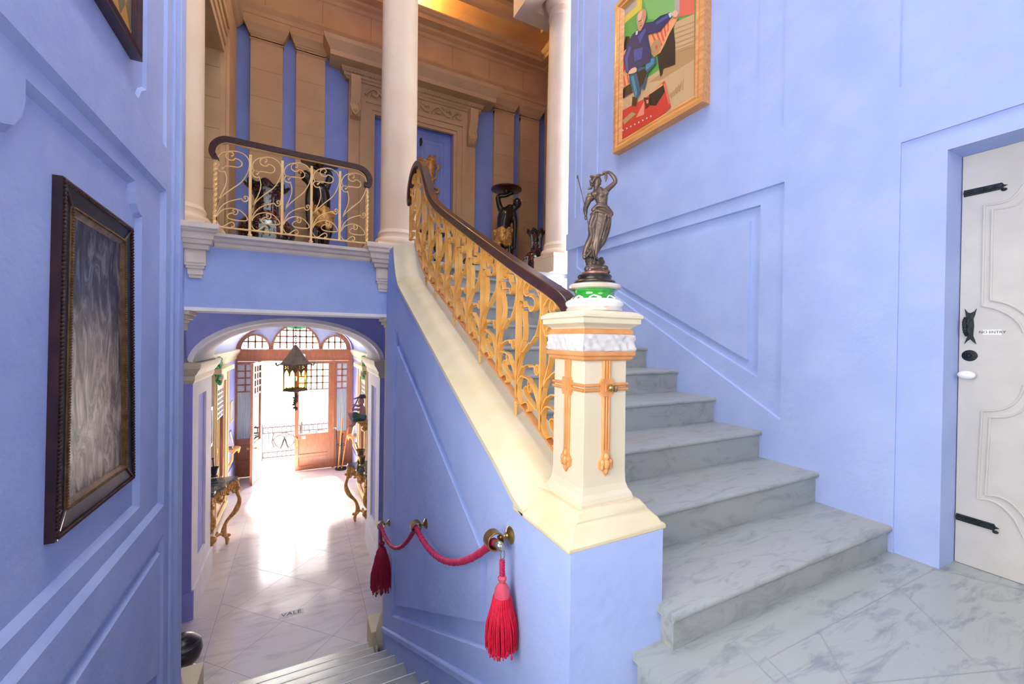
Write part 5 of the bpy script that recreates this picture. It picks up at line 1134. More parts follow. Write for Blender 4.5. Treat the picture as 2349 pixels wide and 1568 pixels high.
# ================================================================== gallery furnishings
def copy_tree(o, loc, parent=None):
    c = o.copy(); C.collection.objects.link(c)
    if parent is None: c.location = loc
    else: c.parent = parent
    ORIG[c.name] = Vector(loc)
    for ch in list(o.children): copy_tree(ch, loc, c)
    return c
def local(px0, py0, s, X, Y, zf=ZG):   # crop pixels -> figure space standing at (X,Y,zf)
    P = V(X, Y, zf); bx_, by_ = proj(P); v = V(X, Y, 0).normalized(); r = V(v.y, -v.x)
    q = proj(P + V(r.x, r.y, 0) * .1); k = .1 / math.hypot(q[0] - bx_, q[1] - by_) / s
    return figspace((X, Y, zf), (r.x, r.y), k, (bx_ - px0) * s, (by_ - py0) * s), (by_ - py0) * s
def torchere(label, X, Y, tray_px, flip):
    t = thing('torchere_figure', label, 'statue', (X, Y, ZG), 'torchere figures holding trays')
    P = V(X, Y, ZG); bx_, by_ = proj(P); sc = (by_ - tray_px[1]) / 800.0        # photo px per unit of the drawing, 800 units tall
    v = V(X, Y, 0).normalized(); r = V(v.y, -v.x); q = proj(P + V(r.x, r.y, 0) * .1); ppm = math.hypot(q[0] - bx_, q[1] - by_) / .1
    k = sc / ppm; F0 = figspace((X, Y, ZG), (r.x, r.y), k, 0, 800)
    tx = (tray_px[0] - bx_) / sc
    F = lambda x, y, d=0: F0(tx + flip * x, y, d)
    figure('body', SKIN_B, t, F, [([(30, 150), (0, 200), (-15, 260), (-20, 330)], [34, 62, 58, 52]), ([(-40, 165), (-60, 110, 10), (-62, 60, 10), (0, 50, 10), (35, 32, 10)], [26, 22, 19, 16, 14]),
        ([(55, 185), (70, 250, 10), (72, 330, 20), (68, 440, 20)], [28, 22, 18, 13]), ([(-45, 400), (-50, 480, 20), (-40, 560, 10), (-45, 650)], [42, 38, 26, 18]), ([(15, 400), (30, 480, -10), (20, 570), (25, 650)], [42, 38, 26, 18]), ([(45, 175), (80, 130), (85, 120)], [26, 22, 22]),
        ([(-60, 655), (-45, 655, 30)], [20, 14]), ([(12, 655), (28, 655, 30)], [20, 14])],
        [((88, 108, 5), (34, 42, 36)), ((-20, 380), (58, 50, 48)), ((68, 455, 20), (16, 26, 12)), ((40, 32, 8), (22, 12, 16)), ((62, 112, 10), (12, 8, 8))], k * 6)
    b = MB().use(GILT)
    b.lathe([(42, 300), (62, 320), (72, 380), (78, 430), (70, 450), (40, 452)], (0, 0, 0), 36, fn=lambda rr, z, a: rr * (1 + .12 * math.sin(a * 7 + z * .05)))
    b.move(lambda q: F(-18 + q.x, q.z + 10 * math.sin(q.x * .09), q.y)); 
    for i in range(26): a = i * .7; b.ball(F(-18 + 66 * math.cos(a), 330 + (i * 37) % 130, 66 * math.sin(a)), (k * 15, k * 12, k * 18), 8)
    for x_, y_ in ((-85, 340), (60, 330), (-60, 470), (20, 480)): b.ball(F(x_, y_, 10), (k * 22, k * 16, k * 20), 8)
    b.build('gilt_skirt', None, t, smooth=True)
    b = MB().use(GILT); 
    for i in range(9): a = i * .7; b.ball(F(92 + 36 * math.cos(a), 86 + 14 * math.sin(a), 18 * math.sin(a * 2)), k * 9, 8)
    b.build('headband', None, t, smooth=True)
    b = MB().use(DARKRED); b.lathe([(0, -10), (112, -10), (122, -4), (122, 4), (110, 8), (30, 12), (20, 30), (0, 30)], (0, 0, 0), 40); b.move(lambda q: F(q.x, q.z + 0, q.y)); b.build('tray', None, t, smooth=True, sharp=40)
    b = MB().use(SKIN_B); sq_ = [(-105, 800), (105, 800), (105, 690), (85, 680), (75, 668), (-75, 668), (-85, 680), (-105, 690)]
    b.prism(sq_, lambda u, v, d: F(u - 12, v, d), -75, 75); b.build('plinth', None, t, bevel=k * 5)
    b = MB().use(GILT); b.prism([(-108, 700), (108, 700), (108, 688), (-108, 688)], lambda u, v, d: F(u - 12, v, d), -78, 78); b.build('gilt_moulding', None, t)
    return t
torchere('ebony and gilt figure lifting a dark red tray behind the balcony railing', at('y', 6.75, 733, 400).x, 6.75, (731, 350), -1)
torchere('ebony and gilt figure lifting a dark tray right of the gallery door', at('y', 6.75, 1158, 500).x, 6.75, (1158.6, 435), 1)
def vase(label, X, Y, H, R, group='imari vases in the gallery'):
    t = thing('porcelain_vase', label, 'vase', (X, Y, ZG), group)
    pr = [(0, 0), (.42, 0), (.45, .02), (.5, .08), (.72, .18), (.95, .32), (1.0, .42), (.92, .53), (.7, .60), (.45, .64), (.42, .68), (.41, .78), (.45, .86), (.58, .93), (.70, .965), (.71, .99), (.66, .99), (.5, .93), (.36, .85), (.34, .7), (0, .68)]
    fl = lambda r, z, a: r * (1 + (.10 * math.cos(8 * a) * max(0, z / H - .85) / .14)) 
    b = MB().use(IMARI); b.lathe([(r * R, z * H) for r, z in pr], (0, 0, 0), 64, fn=fl)
    def up(v): 
        a = math.atan2(v.y, v.x); rr = math.hypot(v.x, v.y); return V(X + v.x, Y + v.y, ZG + v.z + (H * .025 * math.cos(8 * a) * max(0, v.z / H - .9) / .1))
    b.move(up); b.mats = [IMARI, IMARI_L]
    for fi, f in enumerate(b.f):
        c = sum((b.v[i] for i in f), V(0, 0, 0)) / len(f); zz_ = (c.z - ZG) / H; s8 = (math.atan2(c.y - Y, c.x - X) / (2 * PI) * 8 + .35) % 2
        b.m[fi] = 1 if (s8 < 1 and abs(s8 - .5) < .36 and (.68 < zz_ < .93 or .14 < zz_ < .54)) else 0
    b.build('body', None, t, smooth=True)
    b = MB().use(BLACKST); rim = [V(X + R * .71 * (1 + .08 * math.cos(8 * a)) * math.cos(a), Y + R * .71 * (1 + .08 * math.cos(8 * a)) * math.sin(a), ZG + H * (.99 + .022 * math.cos(8 * a))) for a in [2 * PI * i / 72 for i in range(72)]]
    b.tube(rim, R * .035, 8, closed=True); b.build('dark_rim', None, t, smooth=True)
    return t
zz = at('y', 6.3, 603, 425).z; vase('large blue and iron-red porcelain vase behind the balcony railing', at('y', 6.3, 612, 480).x, 6.3, zz - ZG, .335)
zz = at('y', 6.1, 1231, 530).z; vase('porcelain vase with a frilled rim at the foot of the right stone column', at('y', 6.1, 1230, 570).x, 6.1, zz - ZG, .225)
# gilded lion holding the left of a crest on the gallery door
t = thing('gilded_lion_relief', 'gilded standing lion relief mounted on the blue gallery door', 'relief', at('y', YB + .06, 990, 440))
kk = .1 / (proj((1.9, YB + .06, 3.4))[0] - proj((1.8, YB + .06, 3.4))[0]) / 4.9
LF = lambda x, y, d=0: (lambda p: V(p.x, YB + .075 - max(0, d) * kk * .5 - .01, p.z))(at('y', YB + .06, 940 + x / 4.9, 320 + y / 4.9))
tb = [([(245, 230), (235, 310), (230, 380), (225, 430)], [42, 48, 40, 36]), ([(235, 420), (255, 460), (245, 490), (262, 525)], [34, 26, 18, 16]), ([(215, 420), (190, 470), (205, 520), (185, 545)], [32, 24, 16, 14]),
      ([(230, 285), (190, 270), (160, 290)], [24, 18, 15]), ([(225, 265), (175, 235), (140, 245)], [22, 17, 14]),
      ([(262, 430), (290, 435), (300, 390), (300, 350), (325, 320), (335, 295), (315, 290), (308, 305)], [9, 10, 10, 10, 11, 12, 12, 9]), ([(235, 545), (290, 545), (322, 560), (318, 590), (285, 602), (270, 590)], [10, 12, 14, 14, 12, 8])]
figure('lion', GILT, t, LF, tb, [((240, 212, 10), (36, 36, 20)), ((205, 218, 10), (22, 16, 16)), ((255, 250, 10), (44, 50, 24))] + [((215 + 12 * i, 190 + (i % 3) * 40, 14), (12, 18, 10)) for i in range(7)], kk * 3.2)
b = MB().use(GILT); b.tube(spline([LF(100, 230, 20), LF(120, 200, 25), LF(135, 240, 25), LF(160, 230, 20), LF(170, 260, 20)], 4), kk * 12, 8); b.ball(LF(118, 215, 20), kk * 20, 10); b.build('crest_edge', None, t, smooth=True)
b = MB().use(BLACKST)
for i in range(7): b.tube([LF(112, 70 - i * 12, 10), LF(142 - abs(i - 3) * 3, 62 - i * 13, 10)], kk * 6, 6)
b.build('dark_plume', None, t, smooth=True)
# carved stand glimpsed through the stair railing
X, Y = 1.75, 7.02
t = thing('gilt_stand', 'dark carved stand with gilt scroll legs in front of the gallery door', 'stand', (X, Y, ZG))
b = MB().use(BLACKST); b.box(X - .42, X + .42, Y - .22, Y + .22, ZG + .86, ZG + .92); b.build('top', None, t, bevel=.01)
b = MB().use(GILT); b.box(X - .36, X + .36, Y - .18, Y + .18, ZG + .74, ZG + .86)
for i in range(14): b.ball((X - .36 + i * .055, Y - .19, ZG + .76), (.03, .02, .03), 8)
b.build('apron', None, t, smooth=True, sharp=40)
for sx in (-1, 1):
    for sy in (-1, 1):
        b = MB().use(SKIN_B if sy > 0 else GILT); b.tube(spline([(X + sx * .34, Y + sy * .16, ZG + .78), (X + sx * .4, Y + sy * .19, ZG + .6), (X + sx * .3, Y + sy * .14, ZG + .3), (X + sx * .36, Y + sy * .18, ZG + .06), (X + sx * .40, Y + sy * .2, ZG + .025)], 4), [.045 - .0012 * i for i in range(17)], 8); b.build('leg', None, t, smooth=True)
def palm(label, X, Y, z, n, L_, seed):
    rnd = random.Random(seed); t = thing('potted_palm', label, 'plant', (X, Y, z), 'small palms in the gallery')
    b = MB().use(BLACKST); b.lathe([(0, 0), (.07, 0), (.1, .12), (.105, .14), (0, .13)], (X, Y, z), 20); b.build('pot', None, t, smooth=True)
    b = MB().use(LEAF)
    for k in range(n):
        a = rnd.random() * 2 * PI; h = .14 + L_ * (.4 + .6 * rnd.random()); rr = L_ * (.3 + .6 * rnd.random()); P = spline([V(X, Y, z + .12), V(X + rr * .4 * math.cos(a), Y + rr * .4 * math.sin(a), z + h), V(X + rr * math.cos(a), Y + rr * math.sin(a), z + h * .75)], 4)
        b.tube(P, [.4, .7, .9, 1, 1, .9, .7, .45, .1], flat=(.028, .004), up=(-math.sin(a), math.cos(a), .1))
    b.build('fronds', None, t, smooth=True)
palm('dark green palm tips by the foot of the middle stone column', at('y', 5.6, 852, 560).x, 5.6, ZG, 22, .2, 1)
palm('dark green palm at the top of the stairs behind the stair railing', at('y', 5.9, 1082, 600).x, 5.9, ZG, 26, .22, 2)
palm('dark green palm in front of the gallery door beyond the stair railing', at('y', 6.3, 1035, 590).x, 6.3, ZG, 22, .2, 4)
# picture on the gallery's left wall
t = thing('framed_painting', 'gold framed painting high on the left gallery wall above the stone beam', 'painting', (-.98, 6.4, 5.3))
fw = lambda u, v, d: V(-.98 + d, u, v)
b = MB().use(MAHOG_B); po = [(5.6, 5.32), (6.78, 5.32), (6.78, 6.9), (5.6, 6.9)]; b.ring(po, offset(po, .05), fw, .05, .0); b.build('frame', None, t)
b = MB().use(GILT); b.ring(offset(po, .05), offset(po, .11), fw, .045, .0); b.build('gilt_slip', None, t); b = MB().use(OILDARK); b.prism(offset(po, .10), fw, .01, .02); b.build('canvas', None, t)
# assumed, unseen lamp: fixture and point light added for the warm ceiling glow
t = thing('assumed_uplighter', 'assumed, unseen warm lamp on the gallery cornice behind the middle stone column', 'lamp', (1.50, 7.22, 6.89))
b = MB().use(BRASS); b.lathe([(0, 0), (.05, 0), (.055, .01), (.02, .02), (.02, .05), (.07, .09), (.06, .09), (0, .05)], (1.50, 7.22, 6.89), 24); b.build('dish', None, t, smooth=True)
b = MB().use(GLOW); b.ball((1.50, 7.22, 6.985), .03, 12); b.build('bulb', None, t, smooth=True)
l = bpy.data.lights.new('assumed_uplighter_light', 'POINT'); l.energy = 90; l.color = (1.0, .62, .16); l.shadow_soft_size = .06; lo_ = bpy.data.objects.new('assumed_uplighter_light', l); C.collection.objects.link(lo_); lo_.location = (1.50, 7.18, 7.04)

# ================================================================== entrance hall furnishings
c2 = lambda x, y: (400 + x / 5.227, 700 + y / 5.227)
c3 = lambda x, y: (640 + x / 5.227, 700 + y / 5.227)
c4 = lambda x, y: (400 + x / 5.227, 980 + y / 5.227)
c5 = lambda x, y: (660 + x / 5.227, 960 + y / 5.227)
# lantern
LX, LY = -.105, 9.0
t = thing('hanging_lantern', 'dark pierced gothic lantern with amber panes hanging by a chain in the hall', 'lantern', (LX, LY, .09))
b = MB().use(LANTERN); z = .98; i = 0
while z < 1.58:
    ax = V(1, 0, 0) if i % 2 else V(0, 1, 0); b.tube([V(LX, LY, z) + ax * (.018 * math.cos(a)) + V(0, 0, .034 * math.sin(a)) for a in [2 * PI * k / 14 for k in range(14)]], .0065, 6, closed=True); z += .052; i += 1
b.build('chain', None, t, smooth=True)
RT = lambda u, v: (LX + u * .7071 - v * .7071, LY + u * .7071 + v * .7071)   # square plan turned corner-on
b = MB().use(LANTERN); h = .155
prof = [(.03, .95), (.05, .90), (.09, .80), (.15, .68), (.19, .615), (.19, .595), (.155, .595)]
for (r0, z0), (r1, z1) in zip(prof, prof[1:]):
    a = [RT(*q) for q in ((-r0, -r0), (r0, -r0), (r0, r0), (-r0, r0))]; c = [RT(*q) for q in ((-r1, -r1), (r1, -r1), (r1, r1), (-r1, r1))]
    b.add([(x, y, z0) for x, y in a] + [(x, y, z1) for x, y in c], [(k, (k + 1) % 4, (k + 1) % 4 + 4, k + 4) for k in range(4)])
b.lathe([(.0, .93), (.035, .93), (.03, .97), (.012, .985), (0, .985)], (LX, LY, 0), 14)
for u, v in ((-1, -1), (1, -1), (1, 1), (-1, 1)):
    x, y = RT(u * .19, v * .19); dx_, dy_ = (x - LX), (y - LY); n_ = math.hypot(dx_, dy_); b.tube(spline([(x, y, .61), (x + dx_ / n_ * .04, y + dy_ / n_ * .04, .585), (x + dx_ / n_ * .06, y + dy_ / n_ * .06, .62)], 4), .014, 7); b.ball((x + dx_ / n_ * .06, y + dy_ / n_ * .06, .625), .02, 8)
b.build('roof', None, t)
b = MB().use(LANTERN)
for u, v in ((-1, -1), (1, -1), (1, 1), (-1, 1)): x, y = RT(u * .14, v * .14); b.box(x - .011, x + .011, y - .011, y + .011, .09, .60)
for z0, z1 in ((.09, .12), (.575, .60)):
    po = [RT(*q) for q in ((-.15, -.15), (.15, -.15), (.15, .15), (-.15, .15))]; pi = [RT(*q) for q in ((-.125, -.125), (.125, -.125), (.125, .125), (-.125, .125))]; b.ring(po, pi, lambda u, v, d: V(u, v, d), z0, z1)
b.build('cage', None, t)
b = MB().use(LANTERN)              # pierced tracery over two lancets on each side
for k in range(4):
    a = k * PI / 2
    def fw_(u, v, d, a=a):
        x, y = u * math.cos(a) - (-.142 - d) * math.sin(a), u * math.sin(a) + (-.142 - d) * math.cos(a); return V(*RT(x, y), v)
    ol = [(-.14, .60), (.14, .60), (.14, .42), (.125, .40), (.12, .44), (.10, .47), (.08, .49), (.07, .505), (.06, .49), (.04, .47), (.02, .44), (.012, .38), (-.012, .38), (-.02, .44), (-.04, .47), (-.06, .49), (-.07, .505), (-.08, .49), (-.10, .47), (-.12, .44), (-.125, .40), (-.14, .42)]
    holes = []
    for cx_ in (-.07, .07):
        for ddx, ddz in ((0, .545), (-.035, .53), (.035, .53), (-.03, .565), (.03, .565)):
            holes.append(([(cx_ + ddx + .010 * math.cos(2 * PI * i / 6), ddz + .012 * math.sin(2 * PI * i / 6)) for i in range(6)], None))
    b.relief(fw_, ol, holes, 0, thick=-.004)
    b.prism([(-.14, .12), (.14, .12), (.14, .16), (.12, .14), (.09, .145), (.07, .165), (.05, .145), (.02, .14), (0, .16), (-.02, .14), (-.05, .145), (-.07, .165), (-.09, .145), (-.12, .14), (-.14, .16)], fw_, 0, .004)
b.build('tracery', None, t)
b = MB().use(AMBER); 
for k in range(4):
    a = k * PI / 2; x0_, x1_ = RT(-.132 * math.cos(a) + .132 * math.sin(a), -.132 * math.sin(a) - .132 * math.cos(a)), RT(.132 * math.cos(a) + .132 * math.sin(a), .132 * math.sin(a) - .132 * math.cos(a)); b.add([(*x0_, .10), (*x1_, .10), (*x1_, .58), (*x0_, .58)], [(0, 1, 2, 3)])
b.build('amber_pane', None, t)
b = MB().use(GLOW); b.ball((LX, LY, .33), (.03, .03, .05), 12); b.build('bulb', None, t, smooth=True)
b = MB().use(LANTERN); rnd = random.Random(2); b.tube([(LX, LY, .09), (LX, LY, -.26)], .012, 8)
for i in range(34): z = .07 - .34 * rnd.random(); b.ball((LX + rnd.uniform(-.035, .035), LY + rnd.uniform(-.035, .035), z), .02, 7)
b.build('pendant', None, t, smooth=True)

def console(label, sd):
    wall = XHL if sd < 0 else XHR; X0 = wall; t = thing('console_table', label, 'table', (wall - sd * .25, 8.62, Z0), 'gilt console tables in the hall')
    M = lambda a, y, z: V(wall - sd * a, y, z)      # a = distance from the wall
    zt = -1.455; ym = 8.62; hw = .50
    def edge(u): return .27 + .125 * (u + 1) + .03 * math.cos(u * 7 + .6)
    def plan(g): return [(0.005, ym - hw - g)] + [(edge(-1 + 2 * i / 24) + g - (.10 if i in (0, 24) else 0), ym + (hw + g) * (-1 + 2 * i / 24)) for i in range(25)] + [(0.005, ym + hw + g)]
    b = MB().use(GREENMARB); b.prism(plan(.0), lambda u, v, d: M(u, v, d), zt - .035, zt); b.prism(plan(-.02), lambda u, v, d: M(u, v, d), zt - .05, zt - .035); b.build('marble_top', None, t, smooth=True, sharp=40)
    b = MB().use(GILT); pl = plan(-.045); n = len(pl); vs = []
    rnd = random.Random(9)
    for i, (u, v) in enumerate(pl):
        dep = .14 + .10 * abs(math.cos((v - ym) / hw * 2.2)) + .05 * math.cos((v - ym) * 16); vs += [M(u, v, zt - .05), M(u - .02, v, zt - .05 - dep)]
    b.add(vs, [(2 * i, 2 * i + 2, 2 * i + 3, 2 * i + 1) for i in range(n - 1)])
    for i in range(90):
        f = rnd.random() * (n - 3) + 1; i0 = int(f); u = pl[i0][0] + (pl[i0 + 1][0] - pl[i0][0]) * (f - i0); v = pl[i0][1] + (pl[i0 + 1][1] - pl[i0][1]) * (f - i0); z = zt - .07 - rnd.random() * .2
        b.ball(M(u - .005, v, z), (.02 + .02 * rnd.random(), .02 + .02 * rnd.random(), .018 + .02 * rnd.random()), 7)
    for sy in (-1, 1):
        for k in range(3): cy = ym + sy * (.1 + .12 * k); a_ = edge((cy - ym) / hw) - .05; b.tube(spline([M(a_ - .03, cy - .06, zt - .1), M(a_ + .01, cy, zt - .16), M(a_ + .01, cy + .05, zt - .1), M(a_, cy, zt - .08), M(a_, cy - .02, zt - .12)], 4), .016, 7)
    b.build('carved_apron', None, t, smooth=True)
    for sy in (-1, 1):
        b = MB().use(GILT); y_ = ym + sy * .40; k0 = len(b.v)
        P = spline([M(.40, y_, zt - .06), M(.50, y_ + sy * .03, zt - .1), M(.53, y_ + sy * .05, zt - .22), M(.50, y_ + sy * .05, zt - .20), M(.52, y_ + sy * .05, zt - .30), M(.56, y_ + sy * .03, zt - .45), M(.50, y_, zt - .62), M(.37, y_ - sy * .03, zt - .78), M(.33, y_ - sy * .05, zt - .95), M(.36, y_ - sy * .03, zt - 1.04), M(.38, y_, zt - 1.12), M(.375, y_, Z0)], 5)
        b.tube(P, [.038 + .010 * math.sin(i * .5) for i in range(len(P) - 6)] + [.036, .032, .029, .026, .023, .021], 9)
        for q, rr in ((M(.55, y_ + sy * .05, zt - .22), .045), (M(.52, y_ + sy * .04, zt - .06), .04), (M(.40, y_ - sy * .01, zt - 1.04), .045), (M(.46, y_, zt - .66), .03)): b.ball(q, (rr * .85, rr * .85, rr * .7), 9)
        if sy < 0: b.move(lambda v: V(v.x + sd * .26, v.y, v.z))
        b.build('leg', None, t, smooth=True)
    b = MB().use(GILT); z = zt - .98
    for sy in (-1, 1):
        b.tube(spline([M(.35 if sy > 0 else .1, ym + sy * .36, z), M(.25 if sy > 0 else .14, ym + sy * .22, z + .03), M(.22, ym + sy * .08, z - .03), M(.2, ym, z + .06)], 5), .024, 8)
        for k in range(5): b.ball(M(.24 - (.06 if sy < 0 else 0), ym + sy * (.06 + .06 * k), z + .045), (.02, .022, .03), 7)
    b.ball(M(.22, ym, z + .06), .07, 10); b.build('stretcher', None, t, smooth=True)
console('gilt rococo console table with dark marble top on the left of the hall', -1); console('gilt rococo console table with dark marble top on the right of the hall', 1)
ZC = -1.455
def mortar(label, p, r, h, m, pestle, lean):
    t = thing('mortar', label, 'mortar', p); b = MB().use(m)
    b.lathe([(0, 0), (r * .8, 0), (r * .8, h * .08), (r * .55, h * .16), (r * .6, h * .25), (r * .75, h * .4), (r * .82, h * .75), (r, h * .92), (r * 1.02, h), (r * .88, h), (r * .7, h * .5), (0, h * .4)], p, 28); b.build('bowl', None, t, smooth=True)
    if pestle: b = MB().use(m); q = V(*p) + V(0, 0, h * .45); e = q + V(*lean); b.tube([q, q + (e - q) * .9, e], [.014, .011, .014], 10); b.ball(e, .02, 10); b.build('pestle', None, t, smooth=True)
p = at('z', ZC, *c4(478, 588)); mortar('black stone mortar and pestle on the left console table', p, .075, .17, BLACKST, True, (-.02, -.02, .26))
p = at('z', ZC, *c5(870, 500)); mortar('larger brass mortar with a pestle on the right console table', p, .095, .23, BRASS, True, (-.09, .02, .27))
p = at('z', ZC, *c5(890, 560)); mortar('smaller brass mortar in front on the right console table', p, .07, .19, BRASS, False, (0, 0, 0))

# seated piper on a carved bracket
PX, PY = 1.24, 9.25
t = thing('piper_figure', 'painted figure of a seated piper in a dark cap on the right hall wall', 'figurine', (PX, PY, -.62))
kk = .00095
PF = lambda x, y, d=0: V(1.07 + (x - 330) * .00093, PY - d * .0009, -.64 + (860 - y) * .00093)
tb = [([(430, 560), (430, 650), (420, 760)], [62, 74, 80]), ([(400, 480), (330, 500, 40), (260, 470, 60), (230, 460, 60)], [36, 30, 24, 20]), ([(440, 540), (360, 580, 60), (270, 570, 60), (215, 580, 50)], [36, 32, 26, 22]),
      ([(400, 790), (280, 720, 30), (150, 680, 40)], [80, 64, 46]), ([(150, 680, 40), (180, 780, 40), (225, 880, 40)], [46, 38, 30]), ([(225, 880, 40), (210, 940, 60), (150, 930, 80)], [34, 30, 20]), ([(440, 780), (380, 740, -60), (300, 760, -80)], [74, 60, 44]), ([(300, 760, -80), (290, 860, -60), (250, 950, -60)], [44, 36, 26]),
      ([(408, 470), (420, 540)], [34, 44])]
figure('body', FLESH, t, PF, tb, [((405, 400), (66, 82, 64)), ((338, 410), (14, 20, 12)), ((350, 440), (20, 14, 16)), ((345, 375), (10, 10, 20))], .0075)
b = MB().use(DARKHAT); b.lathe([(0, 90), (55, 80), (78, 40), (80, 0), (0, -5)], (0, 0, 0), 24); b.move(lambda q: PF(425 + q.x, 330 - q.z, q.y)); b.tube([PF(240, 340, 0), PF(330, 318, 0), PF(430, 300, 0)], [.012, .018, .02], 8); b.build('cap', None, t, smooth=True)
b = MB().use(DARKHAT); b.tube([PF(335, 320, 50), PF(215, 570, 60)], [.012, .010], 8); b.build('pipe', None, t, smooth=True)
b = MB().use(GREENCL)
for q, r in (((260, 700, 20), (90, 70, 90)), ((340, 760, 30), (110, 90, 100)), ((430, 770, 0), (100, 90, 110)), ((300, 810, 50), (80, 60, 70))): b.ball(PF(*q), tuple(x * .00093 for x in (r[0], r[2], r[1])), 16)
b.build('green_drapery', GREENCL, t, remesh=.009)
t = thing('carved_bracket', 'carved wooden scroll bracket under the seated piper', 'bracket', (1.35, PY, -.9))
b = MB().use(GILT); b.box(1.06, XHR, PY - .14, PY + .14, -.66, -.62); b.prism([(1.08, -.66), (1.12, -.72), (1.2, -.74), (1.24, -.82), (1.32, -.86), (1.36, -.95), (XHR, -.98), (XHR, -.66)], lambda u, v, d: V(u, PY + d, v), -.08, .08); b.ball((1.2, PY, -.80), (.06, .1, .06), 12); b.build('scroll', None, t, smooth=True, sharp=40)
# bracket shelves with standing frames
for sd, yy, lab, lab2 in ((-1, 11.85, 'orange-brown carved wall bracket shelf on the left of the hall', 'pale framed picture standing on the left wall bracket'), (1, 12.1, 'orange-brown carved wall bracket shelf on the right of the hall', 'pale framed picture standing on the right wall bracket')):
    w = XHL if sd < 0 else XHR; M = lambda a, y, z: V(w - sd * a, y, z); zs = -1.60
    t = thing('wall_bracket', lab, 'shelf', (w, yy, zs), 'carved wall brackets')
    b = MB().use(CANEW); b.prism([(0, yy - .2), (.18, yy - .2), (.25, yy - .1), (.25, yy + .1), (.18, yy + .2), (0, yy + .2)], lambda u, v, d: M(u, v, d), zs, zs + .045); b.build('shelf', None, t, bevel=.006)
    b = MB().use(CANEW); b.tube(spline([M(.18, yy, zs), M(.1, yy, zs - .1), M(.09, yy, zs - .25), M(.03, yy, zs - .38), M(.0, yy, zs - .42)], 4), .025, 8)
    for k in range(5): b.tube([M(.23, yy - .14 + .07 * k, zs), M(.23, yy - .14 + .07 * k, zs - .05 - .03 * (k % 2))], [.02, .006], 6)
    b.build('carved_support', None, t, smooth=True)
    t = thing('standing_picture', lab2, 'picture', (w, yy, zs + .045), 'pictures on the wall brackets')
    G = lambda u, v, d: M(.03 + (.42 - v) * .2 + d, yy + u, zs + .045 + v)
    po = [(-.14, 0), (.14, 0), (.14, .42), (-.14, .42)]; b = MB().use(STEEL if sd < 0 else YELLOW); b.ring(po, offset(po, .03), G, .02, 0); b.build('frame', None, t); b = MB().use(PAPER); b.prism(offset(po, .028), G, .004, .01); b.build('sheet', None, t)
t = thing('framed_mirror', 'small dark framed mirror hanging near the left console table', 'mirror', (XHL, 9.3, -.9))
fm = lambda u, v, d: V(XHL + d, u, v); po = [(9.12, -.95), (9.55, -.95), (9.55, -.2), (9.12, -.2)]; b = MB().use(STEEL); b.ring(po, offset(po, .06), fm, .07, 0); b.build('frame', None, t, bevel=.008); b = MB().use(MIRROR); b.prism(offset(po, .05), fm, .01, .02); b.build('glass', None, t)
t = thing('small_picture', 'small gilt framed picture on the left wall beside the street door', 'picture', (XHL, 12.3, -.8)); po = [(12.1, -1.0), (12.55, -1.0), (12.55, -.5), (12.1, -.5)]; b = MB().use(YELLOW); b.ring(po, offset(po, .03), fm, .03, 0); b.build('frame', None, t); b = MB().use(FROST); b.prism(offset(po, .028), fm, .004, .012); b.build('picture', None, t)
# cane stand with sticks
CX, CY = 1.05, 12.78
t = thing('cane_stand', 'dark round stick stand in the corner right of the street door', 'stand', (CX, CY, Z0)); b = MB().use(BLACKIRON)
b.lathe([(0, 0), (.17, 0), (.17, .03), (.03, .05), (.02, .06), (.02, .95), (0, .96)], (CX, CY, Z0), 28); b.tube([(CX + .12 * math.cos(a), CY + .12 * math.sin(a), Z0 + .7) for a in [2 * PI * i / 24 for i in range(24)]], .008, 6, closed=True); b.ball((CX, CY, Z0 + 1.0), .045, 10); b.build('stand', None, t, smooth=True)
for lab, a, c, top, m in (('tall orange walking stick upright in the stick stand', (-.09, -.06), (.0, -.08), 1.42, CANEW), ('orange walking stick leaning right in the stick stand', (.0, -.1), (.16, -.05), 1.12, CANEW), ('dark cane with a pale crook handle in the stick stand', (-.12, .02), (-.14, .06), 1.12, BLACKIRON)):
    s_ = thing('walking_stick', lab, 'walking stick', (CX + a[0], CY + a[1], Z0 + .05), 'sticks in the stand'); b = MB().use(m); b.tube([(CX + a[0], CY + a[1], Z0 + .05), (CX + c[0], CY + c[1], Z0 + top)], [.014, .018], 8); b.build('shaft', None, s_, smooth=True)
    b = MB().use(STEEL if m is BLACKIRON else m); e = V(CX + c[0], CY + c[1], Z0 + top); b.tube(spline([e, e + V(0, 0, .05), e + V(-.04, 0, .08), e + V(-.08, 0, .05)], 4) if m is BLACKIRON else [e, e + V(.004, 0, .06)], .018, 8); b.build('handle', None, s_, smooth=True)
# plaster garlands
for sd, y_ in ((-1, 9.72), (1, 9.85)):
    w = -1.29 if sd < 0 else 1.12; x = (XHL if sd < 0 else XHR) - sd * .13
    t = thing('plaster_garland', 'green plaster garland with a pink rose below the %s hall cornice' % ('left' if sd < 0 else 'right'), 'ornament', (x, y_, .2)); rnd = random.Random(5); b = MB().use(GREENLEAF)
    for i in range(34): f = rnd.random(); wd = .03 + .08 * math.sin(f * PI); b.ball((x + rnd.uniform(-.03, .03), y_ + rnd.uniform(-1, 1) * wd, .70 - f * .50), (.035, .05, .04), 8)
    b.build('leaves', None, t, smooth=True); b = MB().use(PINKFL)
    for i in range(9): a = i * .7; b.ball((x - sd * .04, y_ + .05 * math.cos(a), .33 + .045 * math.sin(a)), .035, 8)
    b.build('rose', None, t, smooth=True)
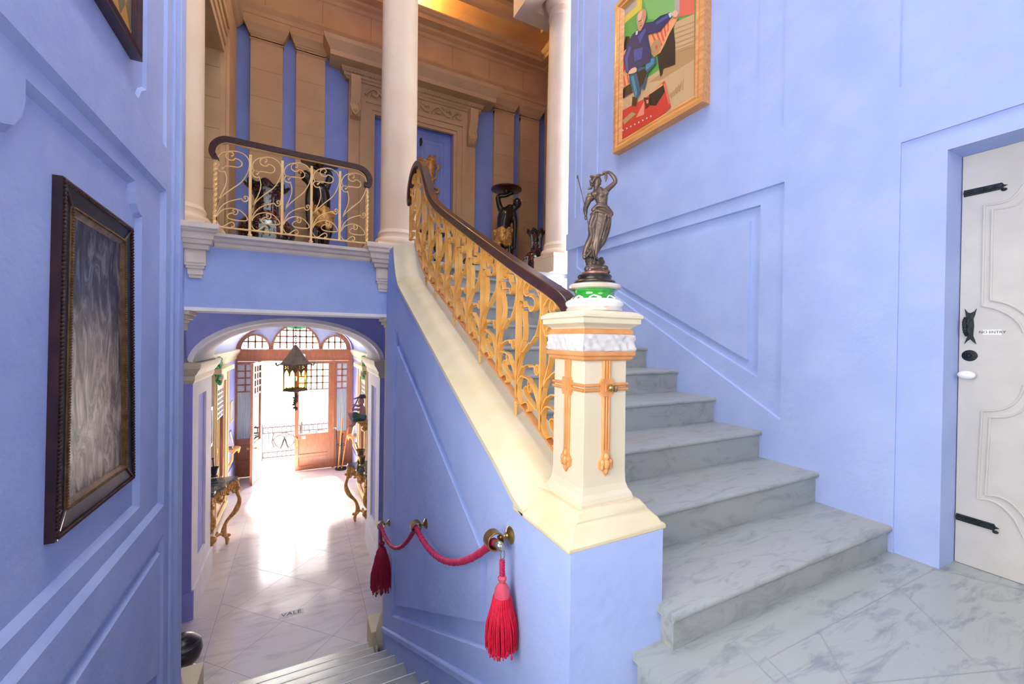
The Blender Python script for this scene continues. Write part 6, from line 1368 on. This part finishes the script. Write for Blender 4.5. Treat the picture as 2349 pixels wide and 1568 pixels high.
# white sensor and its wire on the transom, cable on the arch wall
p = at('y', YD - .06, *c3(300, 607)); t = thing('door_sensor', 'small white sensor box on the transom above the street door', 'sensor', p); b = MB().use(PAPER); b.box(p.x - .035, p.x + .035, YD - .09, YD - .05, p.z - .06, p.z + .06); b.build('box', None, t, bevel=.008)
b = MB().use(CABLE); b.tube(spline([(p.x, YD - .07, p.z + .06), (p.x + .05, YD - .07, .76), (p.x + .5, YD - .08, .80), (1.2, YD - .08, .79)], 5), .006, 5); b.build('wire', None, t, smooth=True)
b = MB().use(CABLE); q = [at('y', YA - .05, *s_) for s_ in ((420, 744), (422, 800), (424, 820), (432, 832), (441, 834))]; b.tube(spline(q + [q[-1] + V(.05, .0, .02), q[-1] + V(.2, .3, .05)], 4), .011, 8); tag(b.build('wall_cable', None, None, smooth=True), 'grey electric cable running down the blue arch wall at left', 'cable')
b = MB().use(CABLE); b.tube([(-1.32, 6.95, .805), (-1.33, 7.6, .81), (-1.36, 8.1, .80)], .018, 6); tag(b.build('wall_cable', None, None, smooth=True), 'grey cable lying along the top of the left hall cornice', 'cable')
# inscription slab
m_ = mat('inscription_stone', '#A9A8AA', '#B4B2B3', .35, scale=12)
vx = [at('z', Z0, *q) for q in ((640, 1409), (641, 1419), (697, 1393.5), (696, 1405))]; x0, x1 = -.242, .056; y0, y1 = 6.32, 6.435
t = thing('inscription_slab', 'small grey floor slab lettered VALE in the marble hall floor', 'inscription', ((x0 + x1) / 2, (y0 + y1) / 2, Z0)); b = MB().use(m_); b.box(x0, x1, y0, y1, Z0 - .01, Z0 + .002); o = b.build('slab', None, t)
text('VALE', 'lettering', INK, o, .105, Matrix(((1.05, 0, 0, (x0 + x1) / 2), (0, 1, 0, (y0 + y1) / 2), (0, 0, 1, Z0 + .0026), (0, 0, 0, 1))))
# cream half columns on pedestals at the bottom of the lower stairs
for X, lab in ((-1.09, 'cream turned column with a twisted base at the left foot of the lower stairs'), (.93, 'cream turned column with a twisted base at the right foot of the lower stairs')):
    Y = 4.74; t = thing('turned_column', lab, 'column', (X, Y, Z0), 'turned columns below the gallery'); sx = 1 if X < 0 else -1
    b = MB().use(CREAM); b.box(min(X - sx * .2, X + sx * (.22 if sx > 0 else .195)), max(X - sx * .2, X + sx * (.22 if sx > 0 else .195)), 4.88, 5.2, Z0, -2.22); b.build('pedestal', None, t, bevel=.01)
    b = MB().use(CREAM); b.box(X - .15, X + .15, Y - .14, Y + .14, Z0, -2.38); b.build('plinth', None, t, bevel=.006)
    b = MB().use(GREENMARB); b.lathe([(0, -2.385), (.13, -2.385), (.145, -2.36), (.14, -2.33), (0, -2.33)], (X, Y, 0), 36); b.build('marble_ring', None, t, smooth=True)
    b = MB().use(CREAM); b.lathe([(.0, -2.335), (.125, -2.335), (.155, -2.28), (.165, -2.2), (.15, -2.1), (.12, -2.0), (.1, -1.92), (.1, 1.15), (.1, 1.19), (0, 1.19)], (X, Y, 0), 48, fn=lambda r, z, a: r * (1 + (.09 * math.sin(a * 3 + z * 10) if -2.33 < z < -1.95 else 0))); b.build('shaft', None, t, smooth=True)
ux = at('y', 5.75, 419, 1500).x
t = thing('stone_urn', 'dark striped stone urn behind the left cream column at the foot of the stairs', 'urn', (ux, 5.75, Z0))
m_ = mat('dark_striped_stone', '#1D1A1F', '#8A8288', .3, scale=5, stretch=(1, 1, 7), ramp=(.5, .72)); b = MB().use(m_); b.lathe([(0, 0), (.12, 0), (.13, .03), (.09, .07), (.1, .1), (.16, .17), (.185, .25), (.17, .34), (.11, .41), (.05, .45), (0, .46)], (ux, 5.75, Z0), 40); b.build('body', None, t, smooth=True)
